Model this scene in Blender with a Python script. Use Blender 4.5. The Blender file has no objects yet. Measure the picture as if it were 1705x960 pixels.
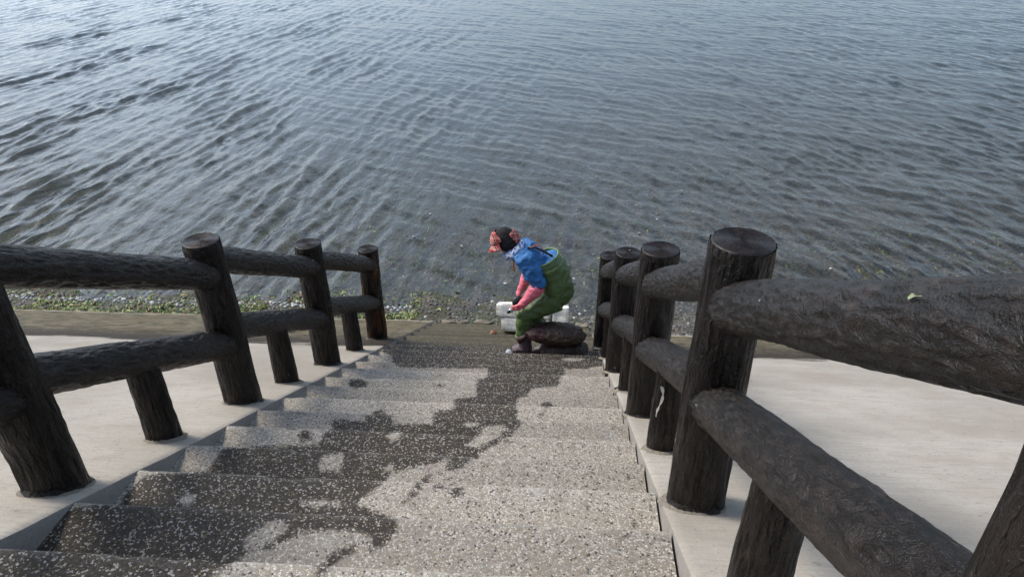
import bpy, bmesh, math, random
import numpy as np
from mathutils import Vector, Matrix, noise, Quaternion

R = math.radians
scene = bpy.context.scene
col = scene.collection
random.seed(7)
rng = np.random.default_rng(7)

# ------------------------------------------------------------------ camera
CAM_Z = 5.1                       # eye height over the water level (z = 0)
cam_data = bpy.data.cameras.new('camera')
cam = bpy.data.objects.new('camera', cam_data)
col.objects.link(cam)
cam_data.sensor_width = 36.0
cam_data.lens = 24.0
cam_data.clip_start = 0.05
cam_data.clip_end = 9000.0
cam.matrix_world = Matrix(((0.99723, -0.024047, 0.070382, 0.0),
                           (0.073002, 0.497549, -0.864358, 0.0),
                           (-0.014233, 0.867102, 0.497927, CAM_Z),
                           (0, 0, 0, 1)))
scene.camera = cam

# ------------------------------------------------------------------ sky, sun, exposure
SUN_AZ = R(-72)                   # measured from +Y (out to sea) towards +X; the sun stands left of the view
SUN_EL = R(46)
sun_dir = Vector((math.sin(SUN_AZ) * math.cos(SUN_EL), math.cos(SUN_AZ) * math.cos(SUN_EL), math.sin(SUN_EL)))

CLOUD_SHIFT = (0.0, 0.0, 0.0)
world = bpy.data.worlds.new('World')
scene.world = world
world.use_nodes = True
wn, wl = world.node_tree.nodes, world.node_tree.links
wn.clear()
w_out = wn.new('ShaderNodeOutputWorld')
w_bg = wn.new('ShaderNodeBackground')
w_bg.inputs['Strength'].default_value = 0.09
sky = wn.new('ShaderNodeTexSky')
sky.sky_type = 'NISHITA'
sky.sun_disc = False
sky.sun_elevation = SUN_EL
sky.sun_rotation = SUN_AZ
sky.air_density = 1.0
sky.dust_density = 2.0
sky.ozone_density = 1.5
# a broken layer of thin bright cloud, brighter towards the sun as real cloud is
tc = wn.new('ShaderNodeTexCoord')
sep = wn.new('ShaderNodeSeparateXYZ')
wl.new(tc.outputs['Generated'], sep.inputs[0])
zz = wn.new('ShaderNodeMath'); zz.operation = 'MAXIMUM'; zz.inputs[1].default_value = 0.0
wl.new(sep.outputs['Z'], zz.inputs[0])
za = wn.new('ShaderNodeMath'); za.operation = 'ADD'; za.inputs[1].default_value = 0.22
wl.new(zz.outputs[0], za.inputs[0])
dv = wn.new('ShaderNodeVectorMath'); dv.operation = 'DIVIDE'
cmb = wn.new('ShaderNodeCombineXYZ')
for k in range(3):
    wl.new(za.outputs[0], cmb.inputs[k])
wl.new(tc.outputs['Generated'], dv.inputs[0]); wl.new(cmb.outputs[0], dv.inputs[1])
cn = wn.new('ShaderNodeTexNoise')
cn.inputs['Scale'].default_value = 0.62
cn.inputs['Detail'].default_value = 4.0
cn.inputs['Roughness'].default_value = 0.55
cn.inputs['Distortion'].default_value = 0.4
cm = wn.new('ShaderNodeMapping')
cm.inputs['Location'].default_value = CLOUD_SHIFT
wl.new(dv.outputs[0], cm.inputs['Vector'])
wl.new(cm.outputs[0], cn.inputs['Vector'])
hz = wn.new('ShaderNodeMath'); hz.operation = 'SUBTRACT'; hz.inputs[0].default_value = 1.0
wl.new(zz.outputs[0], hz.inputs[1])
hp = wn.new('ShaderNodeMath'); hp.operation = 'POWER'; hp.inputs[1].default_value = 3.0
wl.new(hz.outputs[0], hp.inputs[0])
hm = wn.new('ShaderNodeMath'); hm.operation = 'MULTIPLY_ADD'; hm.inputs[1].default_value = 0.13
wl.new(hp.outputs[0], hm.inputs[0]); wl.new(cn.outputs['Fac'], hm.inputs[2])
cr = wn.new('ShaderNodeValToRGB')
cr.color_ramp.elements[0].position = 0.44
cr.color_ramp.elements[1].position = 0.70
wl.new(hm.outputs[0], cr.inputs[0])
dt = wn.new('ShaderNodeVectorMath'); dt.operation = 'DOT_PRODUCT'
dt.inputs[1].default_value = sun_dir
wl.new(tc.outputs['Generated'], dt.inputs[0])
dm = wn.new('ShaderNodeMath'); dm.operation = 'MAXIMUM'; dm.inputs[1].default_value = 0.0
wl.new(dt.outputs['Value'], dm.inputs[0])
dp = wn.new('ShaderNodeMath'); dp.operation = 'POWER'; dp.inputs[1].default_value = 2.6
wl.new(dm.outputs[0], dp.inputs[0])
gl = wn.new('ShaderNodeMath'); gl.operation = 'MULTIPLY_ADD'
gl.inputs[1].default_value = 19.0; gl.inputs[2].default_value = 4.5
wl.new(dp.outputs[0], gl.inputs[0])
cc = wn.new('ShaderNodeVectorMath'); cc.operation = 'SCALE'
cc.inputs[0].default_value = (0.83, 0.965, 1.15)
wl.new(gl.outputs[0], cc.inputs['Scale'])
mx = wn.new('ShaderNodeMix'); mx.data_type = 'RGBA'
mf = wn.new('ShaderNodeMath'); mf.operation = 'MULTIPLY'; mf.inputs[1].default_value = 0.9
wl.new(cr.outputs['Color'], mf.inputs[0])
wl.new(mf.outputs[0], mx.inputs['Factor'])
wl.new(sky.outputs[0], mx.inputs[6]); wl.new(cc.outputs[0], mx.inputs[7])
wl.new(mx.outputs[2], w_bg.inputs['Color'])
wl.new(w_bg.outputs[0], w_out.inputs['Surface'])

sun_data = bpy.data.lights.new('sun', 'SUN')
sun_data.energy = 1.5
sun_data.angle = R(18)
sun_data.color = (1.0, 0.93, 0.83)
sun = bpy.data.objects.new('sun', sun_data)
col.objects.link(sun)
sun.rotation_euler = (-sun_dir).to_track_quat('-Z', 'Y').to_euler()
sun.location = sun_dir * 30

scene.view_settings.view_transform = 'Standard'
scene.view_settings.look = 'None'
scene.view_settings.gamma = 1.0
scene.view_settings.use_curve_mapping = False
scene.view_settings.exposure = 0.98

scene.cycles.use_adaptive_sampling = True
scene.cycles.adaptive_threshold = 0.02
scene.cycles.max_bounces = 5
scene.cycles.diffuse_bounces = 2
scene.cycles.glossy_bounces = 2
scene.cycles.transmission_bounces = 2
scene.cycles.transparent_max_bounces = 6
scene.cycles.caustics_reflective = False
scene.cycles.caustics_refractive = False

# ------------------------------------------------------------------ measures of the place
M = 0.5147                        # fall of the sea wall per metre
def gz(y):
    return 4.1 - M * y
ALPHA = math.atan(M)
RUN = 0.3245
def nose(k):
    return 1.261 + RUN * k
XL, XR = -1.68, 0.385             # sides of the stairway
WET = [[(-1.84, 1.07), (-1.86, 1.25), (-1.76, 1.26), (-1.92, 1.39), (-1.7, 1.41), (-1.69, 1.56), (-1.53, 1.58), (-1.67, 1.74), (-1.63, 1.88), (-1.47, 1.91), (-1.57, 2.07), (-1.51, 2.08), (-1.51, 2.22), (-1.43, 2.23), (-1.51, 2.41), (-1.17, 2.44), (-1.15, 2.56), (-1.23, 2.78), (-1.23, 2.83), (-1.06, 2.81), (-1.05, 2.87), (-1.1, 3.08), (-1.05, 3.12), (-1.02, 3.09), (-0.88, 2.81), (-0.67, 2.81), (-0.74, 3.12), (-0.62, 3.14), (-0.67, 3.45), (-0.53, 3.47), (-0.61, 4.09), (-0.53, 4.12), (-0.57, 4.45), (-1.29, 4.43), (-1.34, 4.47), (-1.56, 5.06), (-1.61, 5.08), (-2.49, 8.71), (-2.23, 8.72), (-2.23, 8.99), (-1.11, 9.05), (-1.07, 9.32), (0.01, 9.37), (0.08, 9.65), (0.77, 9.68), (0.38, 4.76), (0.26, 4.74), (0.21, 4.5), (0.06, 4.48), (-0.02, 3.83), (-0.19, 3.78), (-0.19, 3.49), (-0.26, 3.47), (-0.24, 3.16), (-0.2, 2.87), (-0.22, 2.8), (-0.26, 2.79), (-0.29, 2.83), (-0.4, 2.81), (-0.41, 2.75), (-0.4, 2.54), (-0.44, 2.48), (-0.37, 2.48), (-0.36, 2.23), (-0.43, 2.2), (-0.46, 2.14), (-0.48, 2.15), (-0.48, 2.21), (-0.71, 2.11), (-0.72, 2.09), (-0.67, 1.9), (-0.75, 1.78), (-0.61, 1.74), (-0.51, 1.54), (-0.55, 1.46), (-0.59, 1.45), (-0.6, 1.51), (-0.72, 1.52), (-0.86, 1.49), (-0.88, 1.45), (-1.0, 1.4), (-0.91, 1.26), (-0.96, 1.2), (-0.96, 1.12)], [(-0.65, 1.14), (-0.67, 1.25), (-0.73, 1.39), (-0.7, 1.44), (-0.64, 1.47), (-0.63, 1.45), (-0.68, 1.4), (-0.63, 1.25), (-0.65, 1.21), (-0.63, 1.14)], [(-0.27, 2.78), (-0.2, 2.87), (-0.19, 2.84), (-0.24, 2.76), (-0.24, 2.55), (-0.37, 2.42), (-0.36, 2.23), (-0.37, 2.21), (-0.44, 2.14), (-0.48, 2.14), (-0.41, 2.23), (-0.43, 2.42), (-0.29, 2.55), (-0.29, 2.76)], [(-0.56, 2.11), (-0.53, 2.12), (-0.54, 2.07), (-0.51, 1.89), (-0.56, 1.8), (-0.58, 1.8), (-0.54, 1.91), (-0.57, 2.09)], [(-1.48, 3.82), (-1.43, 3.83), (-1.36, 3.81), (-1.31, 3.52), (-1.36, 3.52), (-1.48, 3.78)], [(-0.47, 1.9), (-0.48, 2.07), (-0.43, 1.9), (-0.43, 1.88), (-0.46, 1.87)], [(-0.41, 1.88), (-0.36, 1.9), (-0.35, 1.84), (-0.39, 1.83)], [(0.31, 2.16), (0.33, 2.16), (0.34, 2.14), (0.32, 2.13)], [(-1.29, 2.51), (-1.26, 2.55), (-1.22, 2.52), (-1.21, 2.47), (-1.26, 2.45)], [(-0.1, 3.44), (-0.06, 3.45), (-0.02, 3.42), (-0.05, 3.18), (-0.09, 3.2)], [(-0.11, 3.13), (-0.08, 3.14), (-0.08, 3.11), (-0.11, 3.1)], [(-0.88, 3.79), (-0.84, 3.81), (-0.79, 3.79), (-0.83, 3.77)], [(-0.3, 2.79), (-0.26, 2.81), (-0.25, 2.77), (-0.28, 2.76)], [(-0.27, 2.53), (-0.24, 2.55), (-0.23, 2.51), (-0.25, 2.5)], [(0.28, 1.75), (0.3, 1.76), (0.3, 1.74), (0.28, 1.73)], [(0.22, 1.57), (0.24, 1.57), (0.24, 1.55), (0.23, 1.55)], [(0.17, 1.55), (0.18, 1.55), (0.19, 1.54)]]
DRY = [[(-0.99, 1.42), (-1.01, 1.47), (-0.97, 1.53), (-0.92, 1.55), (-0.89, 1.5), (-0.92, 1.45)], [(-1.04, 2.15), (-1.03, 2.2), (-0.95, 2.22), (-0.93, 2.11), (-1.02, 2.11)], [(-0.74, 2.15), (-0.72, 2.18), (-0.7, 2.13), (-0.74, 2.12)], [(-0.84, 2.53), (-0.81, 2.55), (-0.85, 2.75), (-0.77, 2.52), (-0.81, 2.49)], [(-0.97, 1.78), (-0.88, 1.8), (-0.81, 1.79), (-0.82, 1.77), (-0.93, 1.76)], [(-1.43, 1.76), (-1.43, 1.8), (-1.39, 1.79), (-1.37, 1.75), (-1.41, 1.74)], [(-0.78, 1.26), (-0.86, 1.41), (-0.83, 1.49), (-0.62, 1.51), (-0.6, 1.47), (-0.7, 1.45), (-0.75, 1.39), (-0.68, 1.25), (-0.68, 1.21), (-0.76, 1.21)], [(-0.54, 2.82), (-0.47, 2.84), (-0.41, 2.83), (-0.48, 2.8)], [(0.03, 5.08), (0.16, 5.13), (0.27, 5.1), (0.19, 5.07), (0.14, 4.82), (0.1, 4.81), (0.07, 5.06)], [(-1.6, 1.58), (-1.52, 1.58), (-1.66, 1.75), (-1.64, 1.89), (-1.68, 1.9), (-1.74, 1.74)]]

# ------------------------------------------------------------------ helpers
def link_mesh(name, me, mat=None, parent=None, smooth=True):
    ob = bpy.data.objects.new(name, me)
    col.objects.link(ob)
    if mat is not None:
        me.materials.clear(); me.materials.append(mat)
    if parent is not None:
        ob.parent = parent
    if smooth:
        me.polygons.foreach_set('use_smooth', np.ones(len(me.polygons), dtype=bool))
    return ob

def tag(o, label=None, cat=None, group=None, kind=None):
    if label: o['label'] = label
    if cat: o['category'] = cat
    if group: o['group'] = group
    if kind: o['kind'] = kind
    return o

def empty(name, loc=(0, 0, 0)):
    o = bpy.data.objects.new(name, None)
    o.empty_display_size = 0.1
    o.location = loc
    col.objects.link(o)
    return o

def mesh_np(name, V, F):
    V = np.asarray(V, dtype=np.float64); F = np.asarray(F, dtype=np.int32)
    me = bpy.data.meshes.new(name)
    me.vertices.add(len(V)); me.vertices.foreach_set('co', V.ravel())
    n = F.shape[1]
    me.loops.add(F.size); me.loops.foreach_set('vertex_index', F.ravel())
    me.polygons.add(len(F)); me.polygons.foreach_set('loop_start', np.arange(0, F.size, n, dtype=np.int32))
    me.update(calc_edges=True)
    return me

def grid_faces(nu, nv, wrap=False):
    """nu rows of nv points; wrap closes each row"""
    i = np.arange(nu - 1)[:, None]; j = np.arange(nv if wrap else nv - 1)[None, :]
    a = i * nv + j; b = i * nv + (j + 1) % nv; c = (i + 1) * nv + (j + 1) % nv; d = (i + 1) * nv + j
    return np.stack([a, b, c, d], -1).reshape(-1, 4)

def fbm(p, oct=4):
    return noise.fractal(p, 1.0, 2.1, oct)

def float_attr(me, name, vals):
    a = me.attributes.new(name, 'FLOAT', 'POINT')
    a.data.foreach_set('value', np.asarray(vals, dtype=np.float32))

# ---- node helper
class NT:
    def __init__(self, name):
        self.m = bpy.data.materials.new(name)
        self.m.use_nodes = True
        self.n = self.m.node_tree.nodes; self.l = self.m.node_tree.links
        self.n.clear()
        self.out = self.n.new('ShaderNodeOutputMaterial')
    def new(self, t, **kw):
        nd = self.n.new('ShaderNode' + t)
        for k, v in kw.items():
            if hasattr(nd, k) and k not in nd.inputs: setattr(nd, k, v)
            else: self.set(nd, k, v)
        return nd
    def set(self, nd, k, v):
        s = nd.inputs[k]
        if isinstance(v, bpy.types.NodeSocket): self.l.new(v, s)
        else: s.default_value = v
    def math(self, op, a, b=None, c=None, clamp=False):
        nd = self.n.new('ShaderNodeMath'); nd.operation = op; nd.use_clamp = clamp
        for i, v in enumerate((a, b, c)):
            if v is None: continue
            if isinstance(v, bpy.types.NodeSocket): self.l.new(v, nd.inputs[i])
            else: nd.inputs[i].default_value = v
        return nd.outputs[0]
    def mix(self, f, a, b):
        nd = self.n.new('ShaderNodeMix'); nd.data_type = 'RGBA'
        for s, v in ((nd.inputs['Factor'], f), (nd.inputs[6], a), (nd.inputs[7], b)):
            if isinstance(v, bpy.types.NodeSocket): self.l.new(v, s)
            elif isinstance(v, (int, float)): s.default_value = v
            else: s.default_value = tuple(v) + ((1.0,) if len(v) == 3 else ())
        return nd.outputs[2]
    def ramp(self, f, lo, hi):
        """smoothstep between lo and hi"""
        nd = self.n.new('ShaderNodeMapRange'); nd.interpolation_type = 'SMOOTHSTEP'
        self.l.new(f, nd.inputs[0])
        nd.inputs[1].default_value = lo; nd.inputs[2].default_value = hi
        return nd.outputs[0]
    def obj(self):
        return self.n.new('ShaderNodeTexCoord').outputs['Object']
    def pos(self):
        return self.n.new('ShaderNodeNewGeometry').outputs['Position']
    def map(self, vec, scale=(1, 1, 1), rot=(0, 0, 0), loc=(0, 0, 0)):
        nd = self.n.new('ShaderNodeMapping')
        self.l.new(vec, nd.inputs['Vector'])
        nd.inputs['Scale'].default_value = scale; nd.inputs['Rotation'].default_value = rot; nd.inputs['Location'].default_value = loc
        return nd.outputs[0]
    def noise(self, vec, scale, detail=4.0, rough=0.55, dist=0.0, out='Fac'):
        nd = self.n.new('ShaderNodeTexNoise')
        self.l.new(vec, nd.inputs['Vector'])
        nd.inputs['Scale'].default_value = scale; nd.inputs['Detail'].default_value = detail
        nd.inputs['Roughness'].default_value = rough; nd.inputs['Distortion'].default_value = dist
        return nd.outputs[out]
    def voro(self, vec, scale, feature='F1', out='Distance', rnd=1.0):
        nd = self.n.new('ShaderNodeTexVoronoi'); nd.feature = feature
        self.l.new(vec, nd.inputs['Vector'])
        nd.inputs['Scale'].default_value = scale; nd.inputs['Randomness'].default_value = rnd
        return nd.outputs[out]
    def attr(self, name, out='Fac'):
        nd = self.n.new('ShaderNodeAttribute'); nd.attribute_name = name
        return nd.outputs[out]
    def bump(self, h, strength=0.5, dist=0.01, normal=None):
        nd = self.n.new('ShaderNodeBump')
        self.l.new(h, nd.inputs['Height'])
        nd.inputs['Strength'].default_value = strength; nd.inputs['Distance'].default_value = dist
        if normal is not None: self.l.new(normal, nd.inputs['Normal'])
        return nd.outputs[0]
    def bsdf(self, color, rough=0.7, normal=None, spec=0.5, **kw):
        nd = self.n.new('ShaderNodeBsdfPrincipled')
        if isinstance(color, bpy.types.NodeSocket): self.l.new(color, nd.inputs['Base Color'])
        else: nd.inputs['Base Color'].default_value = tuple(color) + (1.0,)
        if isinstance(rough, bpy.types.NodeSocket): self.l.new(rough, nd.inputs['Roughness'])
        else: nd.inputs['Roughness'].default_value = rough
        nd.inputs['Specular IOR Level'].default_value = spec
        if normal is not None: self.l.new(normal, nd.inputs['Normal'])
        for k, v in kw.items(): self.set(nd, k.replace('_', ' '), v)
        self.l.new(nd.outputs[0], self.out.inputs['Surface'])
        return self.m

# ------------------------------------------------------------------ materials
def mat_aggregate():
    t = NT('exposed_aggregate')
    p = t.pos()
    oi = t.new('ObjectInfo')
    wig = t.noise(p, 70, 2, out='Color')
    pv = t.new('VectorMath', operation='ADD'); t.l.new(p, pv.inputs[0])
    sc = t.new('VectorMath', operation='SCALE'); t.l.new(wig, sc.inputs[0]); sc.inputs['Scale'].default_value = 0.009
    t.l.new(sc.outputs[0], pv.inputs[1])
    v = pv.outputs[0]
    S = 136
    d = t.voro(v, S, 'DISTANCE_TO_EDGE')
    cell = t.voro(v, S, out='Color')
    sp = t.new('SeparateColor'); t.l.new(cell, sp.inputs[0])
    r, g, b = sp.outputs[0], sp.outputs[1], sp.outputs[2]
    edge = t.math('MULTIPLY_ADD', g, 0.13, 0.02)                # every stone leaves a different share of cement
    peb = t.ramp(t.math('SUBTRACT', d, edge), -0.02, 0.05)
    wet_d = t.attr('wet')
    n1 = t.noise(p, 18, 5, 0.6); n2 = t.noise(p, 5, 4, 0.6)
    wd = t.math('ADD', wet_d, t.math('MULTIPLY', t.math('SUBTRACT', n1, 0.5), 0.05))
    wd = t.math('ADD', wd, t.math('MULTIPLY', t.math('SUBTRACT', g, 0.5), 0.014))
    wet = t.ramp(wd, -0.011, 0.013)
    tone = t.math('MULTIPLY_ADD', oi.outputs['Random'], 0.30, 0.88)
    # dry
    cem = t.mix(t.noise(p, 150, 3, 0.7), (0.12, 0.105, 0.088), (0.42, 0.38, 0.32))
    stone_d = t.mix(b, (0.25, 0.225, 0.19), (0.55, 0.50, 0.43))
    stone_d = t.mix(t.ramp(r, 0.07, 0.09), (0.075, 0.068, 0.062), stone_d)
    stone_d = t.mix(t.ramp(r, 0.74, 0.78), stone_d, (0.60, 0.56, 0.49))
    stone_d = t.mix(t.math('MULTIPLY', t.ramp(g, 0.88, 0.90), 0.7), stone_d, (0.42, 0.33, 0.18))
    dry = t.mix(peb, cem, stone_d)
    lime = t.ramp(t.noise(p, 7, 5, 0.65), 0.58, 0.72)
    dry = t.mix(t.math('MULTIPLY', lime, 0.30), dry, (0.40, 0.42, 0.40))
    dirt = t.ramp(t.noise(p, 3.3, 6, 0.7), 0.50, 0.75)
    dry = t.mix(t.math('MULTIPLY', dirt, 0.40), dry, (0.25, 0.22, 0.17))
    moss = t.ramp(t.noise(p, 11, 4, 0.6), 0.64, 0.74)
    dry = t.mix(t.math('MULTIPLY', moss, 0.42), dry, (0.13, 0.12, 0.055))
    # wet
    cemw = t.mix(n2, (0.026, 0.021, 0.017), (0.052, 0.043, 0.035))
    st_w = t.mix(b, (0.024, 0.019, 0.015), (0.095, 0.078, 0.062))
    st_w = t.mix(t.ramp(r, 0.76, 0.80), st_w, (0.40, 0.37, 0.32))
    st_w = t.mix(t.math('MULTIPLY', t.ramp(g, 0.86, 0.90), 0.7), st_w, (0.26, 0.20, 0.08))
    wetc = t.mix(peb, cemw, st_w)
    wetc = t.mix(t.math('MULTIPLY', dirt, 0.35), wetc, (0.05, 0.042, 0.030))
    # weed on the lowest, often flooded treads
    sy = t.new('SeparateXYZ'); t.l.new(p, sy.inputs[0])
    alg = t.ramp(t.math('ADD', sy.outputs['Y'], t.math('MULTIPLY', n2, 0.5)), 5.65, 6.3)
    wetc = t.mix(t.math('MULTIPLY', alg, 0.85), wetc, t.mix(n1, (0.040, 0.037, 0.020), (0.15, 0.125, 0.075)))
    c = t.mix(wet, dry, wetc)
    worn = t.math('MULTIPLY', t.attr('nose'), t.ramp(t.noise(p, 14, 4, 0.65), 0.42, 0.60))
    c = t.mix(t.math('MULTIPLY', worn, t.math('MULTIPLY_ADD', wet, -0.25, 0.50)), c, (0.50, 0.48, 0.43))
    cs = t.new('VectorMath', operation='SCALE'); t.l.new(c, cs.inputs[0]); t.l.new(tone, cs.inputs['Scale'])
    rough = t.math('MULTIPLY_ADD', wet, -0.26, 0.9)
    h = t.math('ADD', t.math('MULTIPLY', peb, 1.0), t.math('MULTIPLY', t.noise(p, 260, 2), 0.4))
    nrm = t.bump(h, 0.8, 0.003)
    nrm = t.bump(n1, 0.35, 0.006, nrm)
    return t.bsdf(cs.outputs[0], rough, nrm, 0.25)

def mat_slope():
    """broomed concrete of the sea wall with a tide band of weed"""
    t = NT('broomed_concrete')
    p = t.pos()
    s = t.new('SeparateXYZ'); t.l.new(p, s.inputs[0])
    broom = t.noise(t.map(p, (6, 115, 40), (0, 0, R(9))), 1.0, 3, 0.6)
    big = t.noise(p, 0.9, 6, 0.6); mid = t.noise(p, 6, 5, 0.6); fine = t.noise(p, 90, 3, 0.6)
    c = t.mix(t.ramp(big, 0.32, 0.66), (0.335, 0.304, 0.258), (0.465, 0.428, 0.372))
    c = t.mix(t.math('MULTIPLY', t.ramp(t.noise(t.map(p, (1.0, 1.5, 1)), 2.1, 7, 0.72), 0.46, 0.70), 0.36), c, (0.29, 0.25, 0.195))
    c = t.mix(t.math('MULTIPLY', t.ramp(mid, 0.50, 0.70), 0.40), c, (0.32, 0.285, 0.235))
    c = t.mix(t.math('MULTIPLY', t.ramp(broom, 0.48, 0.62), 0.38), c, (0.27, 0.245, 0.21))
    c = t.mix(t.math('MULTIPLY', t.ramp(fine, 0.54, 0.72), 0.55), c, (0.25, 0.225, 0.19))
    pit = t.ramp(t.noise(p, 38, 2, 0.5), 0.66, 0.70)
    c = t.mix(t.math('MULTIPLY', pit, 0.45), c, (0.17, 0.15, 0.12))
    # tide band
    edge = t.noise(t.map(p, (1.2, 3, 3)), 1.6, 6, 0.65)
    ty = t.math('ADD', s.outputs['Y'], t.math('MULTIPLY', t.math('SUBTRACT', edge, 0.5), 0.55))
    ty = t.math('ADD', ty, t.math('MULTIPLY', t.math('SUBTRACT', fine, 0.5), 0.16))
    band = t.ramp(ty, 5.22, 5.34)
    low = t.ramp(t.math('ADD', ty, t.math('MULTIPLY', mid, 0.9)), 6.0, 6.75)
    patch = t.noise(t.map(p, (0.7, 2.2, 2)), 1.4, 5, 0.6)
    dark = t.mix(mid, (0.020, 0.017, 0.014), (0.070, 0.058, 0.042))
    oliv = t.mix(t.ramp(mid, 0.35, 0.65), (0.065, 0.056, 0.034), (0.17, 0.145, 0.095))
    oliv = t.mix(t.math('MULTIPLY', t.ramp(fine, 0.5, 0.7), 0.5), oliv, (0.06, 0.055, 0.03))
    w = t.mix(low, dark, oliv)
    w = t.mix(t.math('MULTIPLY', t.ramp(patch, 0.52, 0.66), 0.6), w, (0.125, 0.098, 0.052))
    w = t.mix(t.math('MULTIPLY', t.ramp(t.noise(p, 26, 3), 0.56, 0.64), 0.55), w, (0.19, 0.155, 0.085))
    w = t.mix(t.math('MULTIPLY', t.ramp(t.noise(t.map(p, (1, 1.6, 1)), 13, 5, 0.7), 0.52, 0.66), 0.7), w, (0.030, 0.025, 0.016))
    ez = t.ramp(t.math('ADD', ty, t.math('MULTIPLY', mid, 0.35)), 6.05, 5.55)
    w = t.mix(t.math('MULTIPLY', ez, 0.8), w, (0.030, 0.024, 0.018))
    c = t.mix(band, c, w)
    # worn bright arris at the foot
    c = t.mix(t.math('MULTIPLY', t.attr('arris'), t.ramp(mid, 0.3, 0.5)), c, (0.46, 0.41, 0.33))
    rough = t.math('MULTIPLY_ADD', band, -0.1, 0.9)
    h = t.math('ADD', t.math('MULTIPLY', broom, 0.7), t.math('MULTIPLY', fine, 0.5))
    nrm = t.bump(h, 0.8, 0.005)
    nrm = t.bump(mid, 0.3, 0.012, nrm)
    return t.bsdf(c, rough, nrm, 0.18)

def mat_sidewall():
    t = NT('cast_concrete')
    p = t.pos()
    a = t.noise(p, 9, 5, 0.65); f = t.noise(p, 120, 2)
    c = t.mix(a, (0.20, 0.19, 0.17), (0.36, 0.34, 0.31))
    c = t.mix(t.math('MULTIPLY', t.ramp(f, 0.5, 0.7), 0.4), c, (0.14, 0.13, 0.12))
    return t.bsdf(c, 0.9, t.bump(f, 0.4, 0.004), 0.3)

def mat_log(name, rust=False, end=False, rail=False):
    """dark brown paint on concrete cast to look like logs"""
    t = NT(name)
    o = t.obj()
    oi = t.new('ObjectInfo')
    off = t.new('VectorMath', operation='ADD'); t.l.new(o, off.inputs[0])
    rs = t.new('VectorMath', operation='SCALE'); rs.inputs[0].default_value = (31, 17, 43)
    t.l.new(oi.outputs['Random'], rs.inputs['Scale']); t.l.new(rs.outputs[0], off.inputs[1])
    v = off.outputs[0]
    if end:
        grain = t.noise(v, 40, 4, 0.6)
    elif rail:
        grain = t.noise(t.map(v, (1, 1, 0.6)), 34, 5, 0.62, 0.8)
    else:
        warp = t.noise(t.map(v, (1, 1, 0.5)), 16, 3, 0.6, out='Color')
        ws = t.new('VectorMath', operation='SCALE'); t.l.new(warp, ws.inputs[0]); ws.inputs['Scale'].default_value = 0.035
        wv = t.new('VectorMath', operation='ADD'); t.l.new(v, wv.inputs[0]); t.l.new(ws.outputs[0], wv.inputs[1])
        g1 = t.noise(t.map(wv.outputs[0], (1, 1, 0.17)), 44, 4, 0.6, 0.4)
        grain = t.math('ADD', t.math('MULTIPLY', t.math('ABSOLUTE', t.math('MULTIPLY_ADD', g1, 2.0, -1.0)), 1.5), t.math('MULTIPLY', t.noise(v, 60, 3, 0.6), 0.35))
    big = t.noise(v, 7, 4, 0.6); fine = t.noise(v, 210, 2, 0.6)
    c = t.mix(t.ramp(big, 0.3, 0.7), (0.0050, 0.0038, 0.0033), (0.0140, 0.0100, 0.0083))
    c = t.mix(t.math('MULTIPLY', t.ramp(grain, 0.48, 0.68), 0.55), c, (0.044, 0.0315, 0.0265))
    dust = t.ramp(t.noise(v, 16, 5, 0.7), 0.56, 0.76)
    c = t.mix(t.math('MULTIPLY', dust, 0.40), c, (0.060, 0.047, 0.040))
    chip = t.ramp(t.noise(t.map(v, (1, 1, 0.6)), 23, 2, 0.5), 0.765, 0.775)
    c = t.mix(t.math('MULTIPLY', chip, 0.8), c, (0.45, 0.43, 0.40))
    if rust:
        rm = t.ramp(t.noise(t.map(v, (1, 1, 0.16)), 11, 5, 0.65), 0.50, 0.62)
        c = t.mix(t.math('MULTIPLY', rm, 0.9), c, t.mix(grain, (0.09, 0.028, 0.010), (0.26, 0.10, 0.035)))
    h = t.math('ADD', t.math('MULTIPLY', grain, 1.0), t.math('MULTIPLY', fine, 0.2))
    nrm = t.bump(h, 1.0, 0.004 if end else (0.018 if rail else 0.013))
    rough = t.math('MULTIPLY_ADD', grain, 0.16, 0.30)
    return t.bsdf(c, rough, nrm, 0.36)

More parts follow.
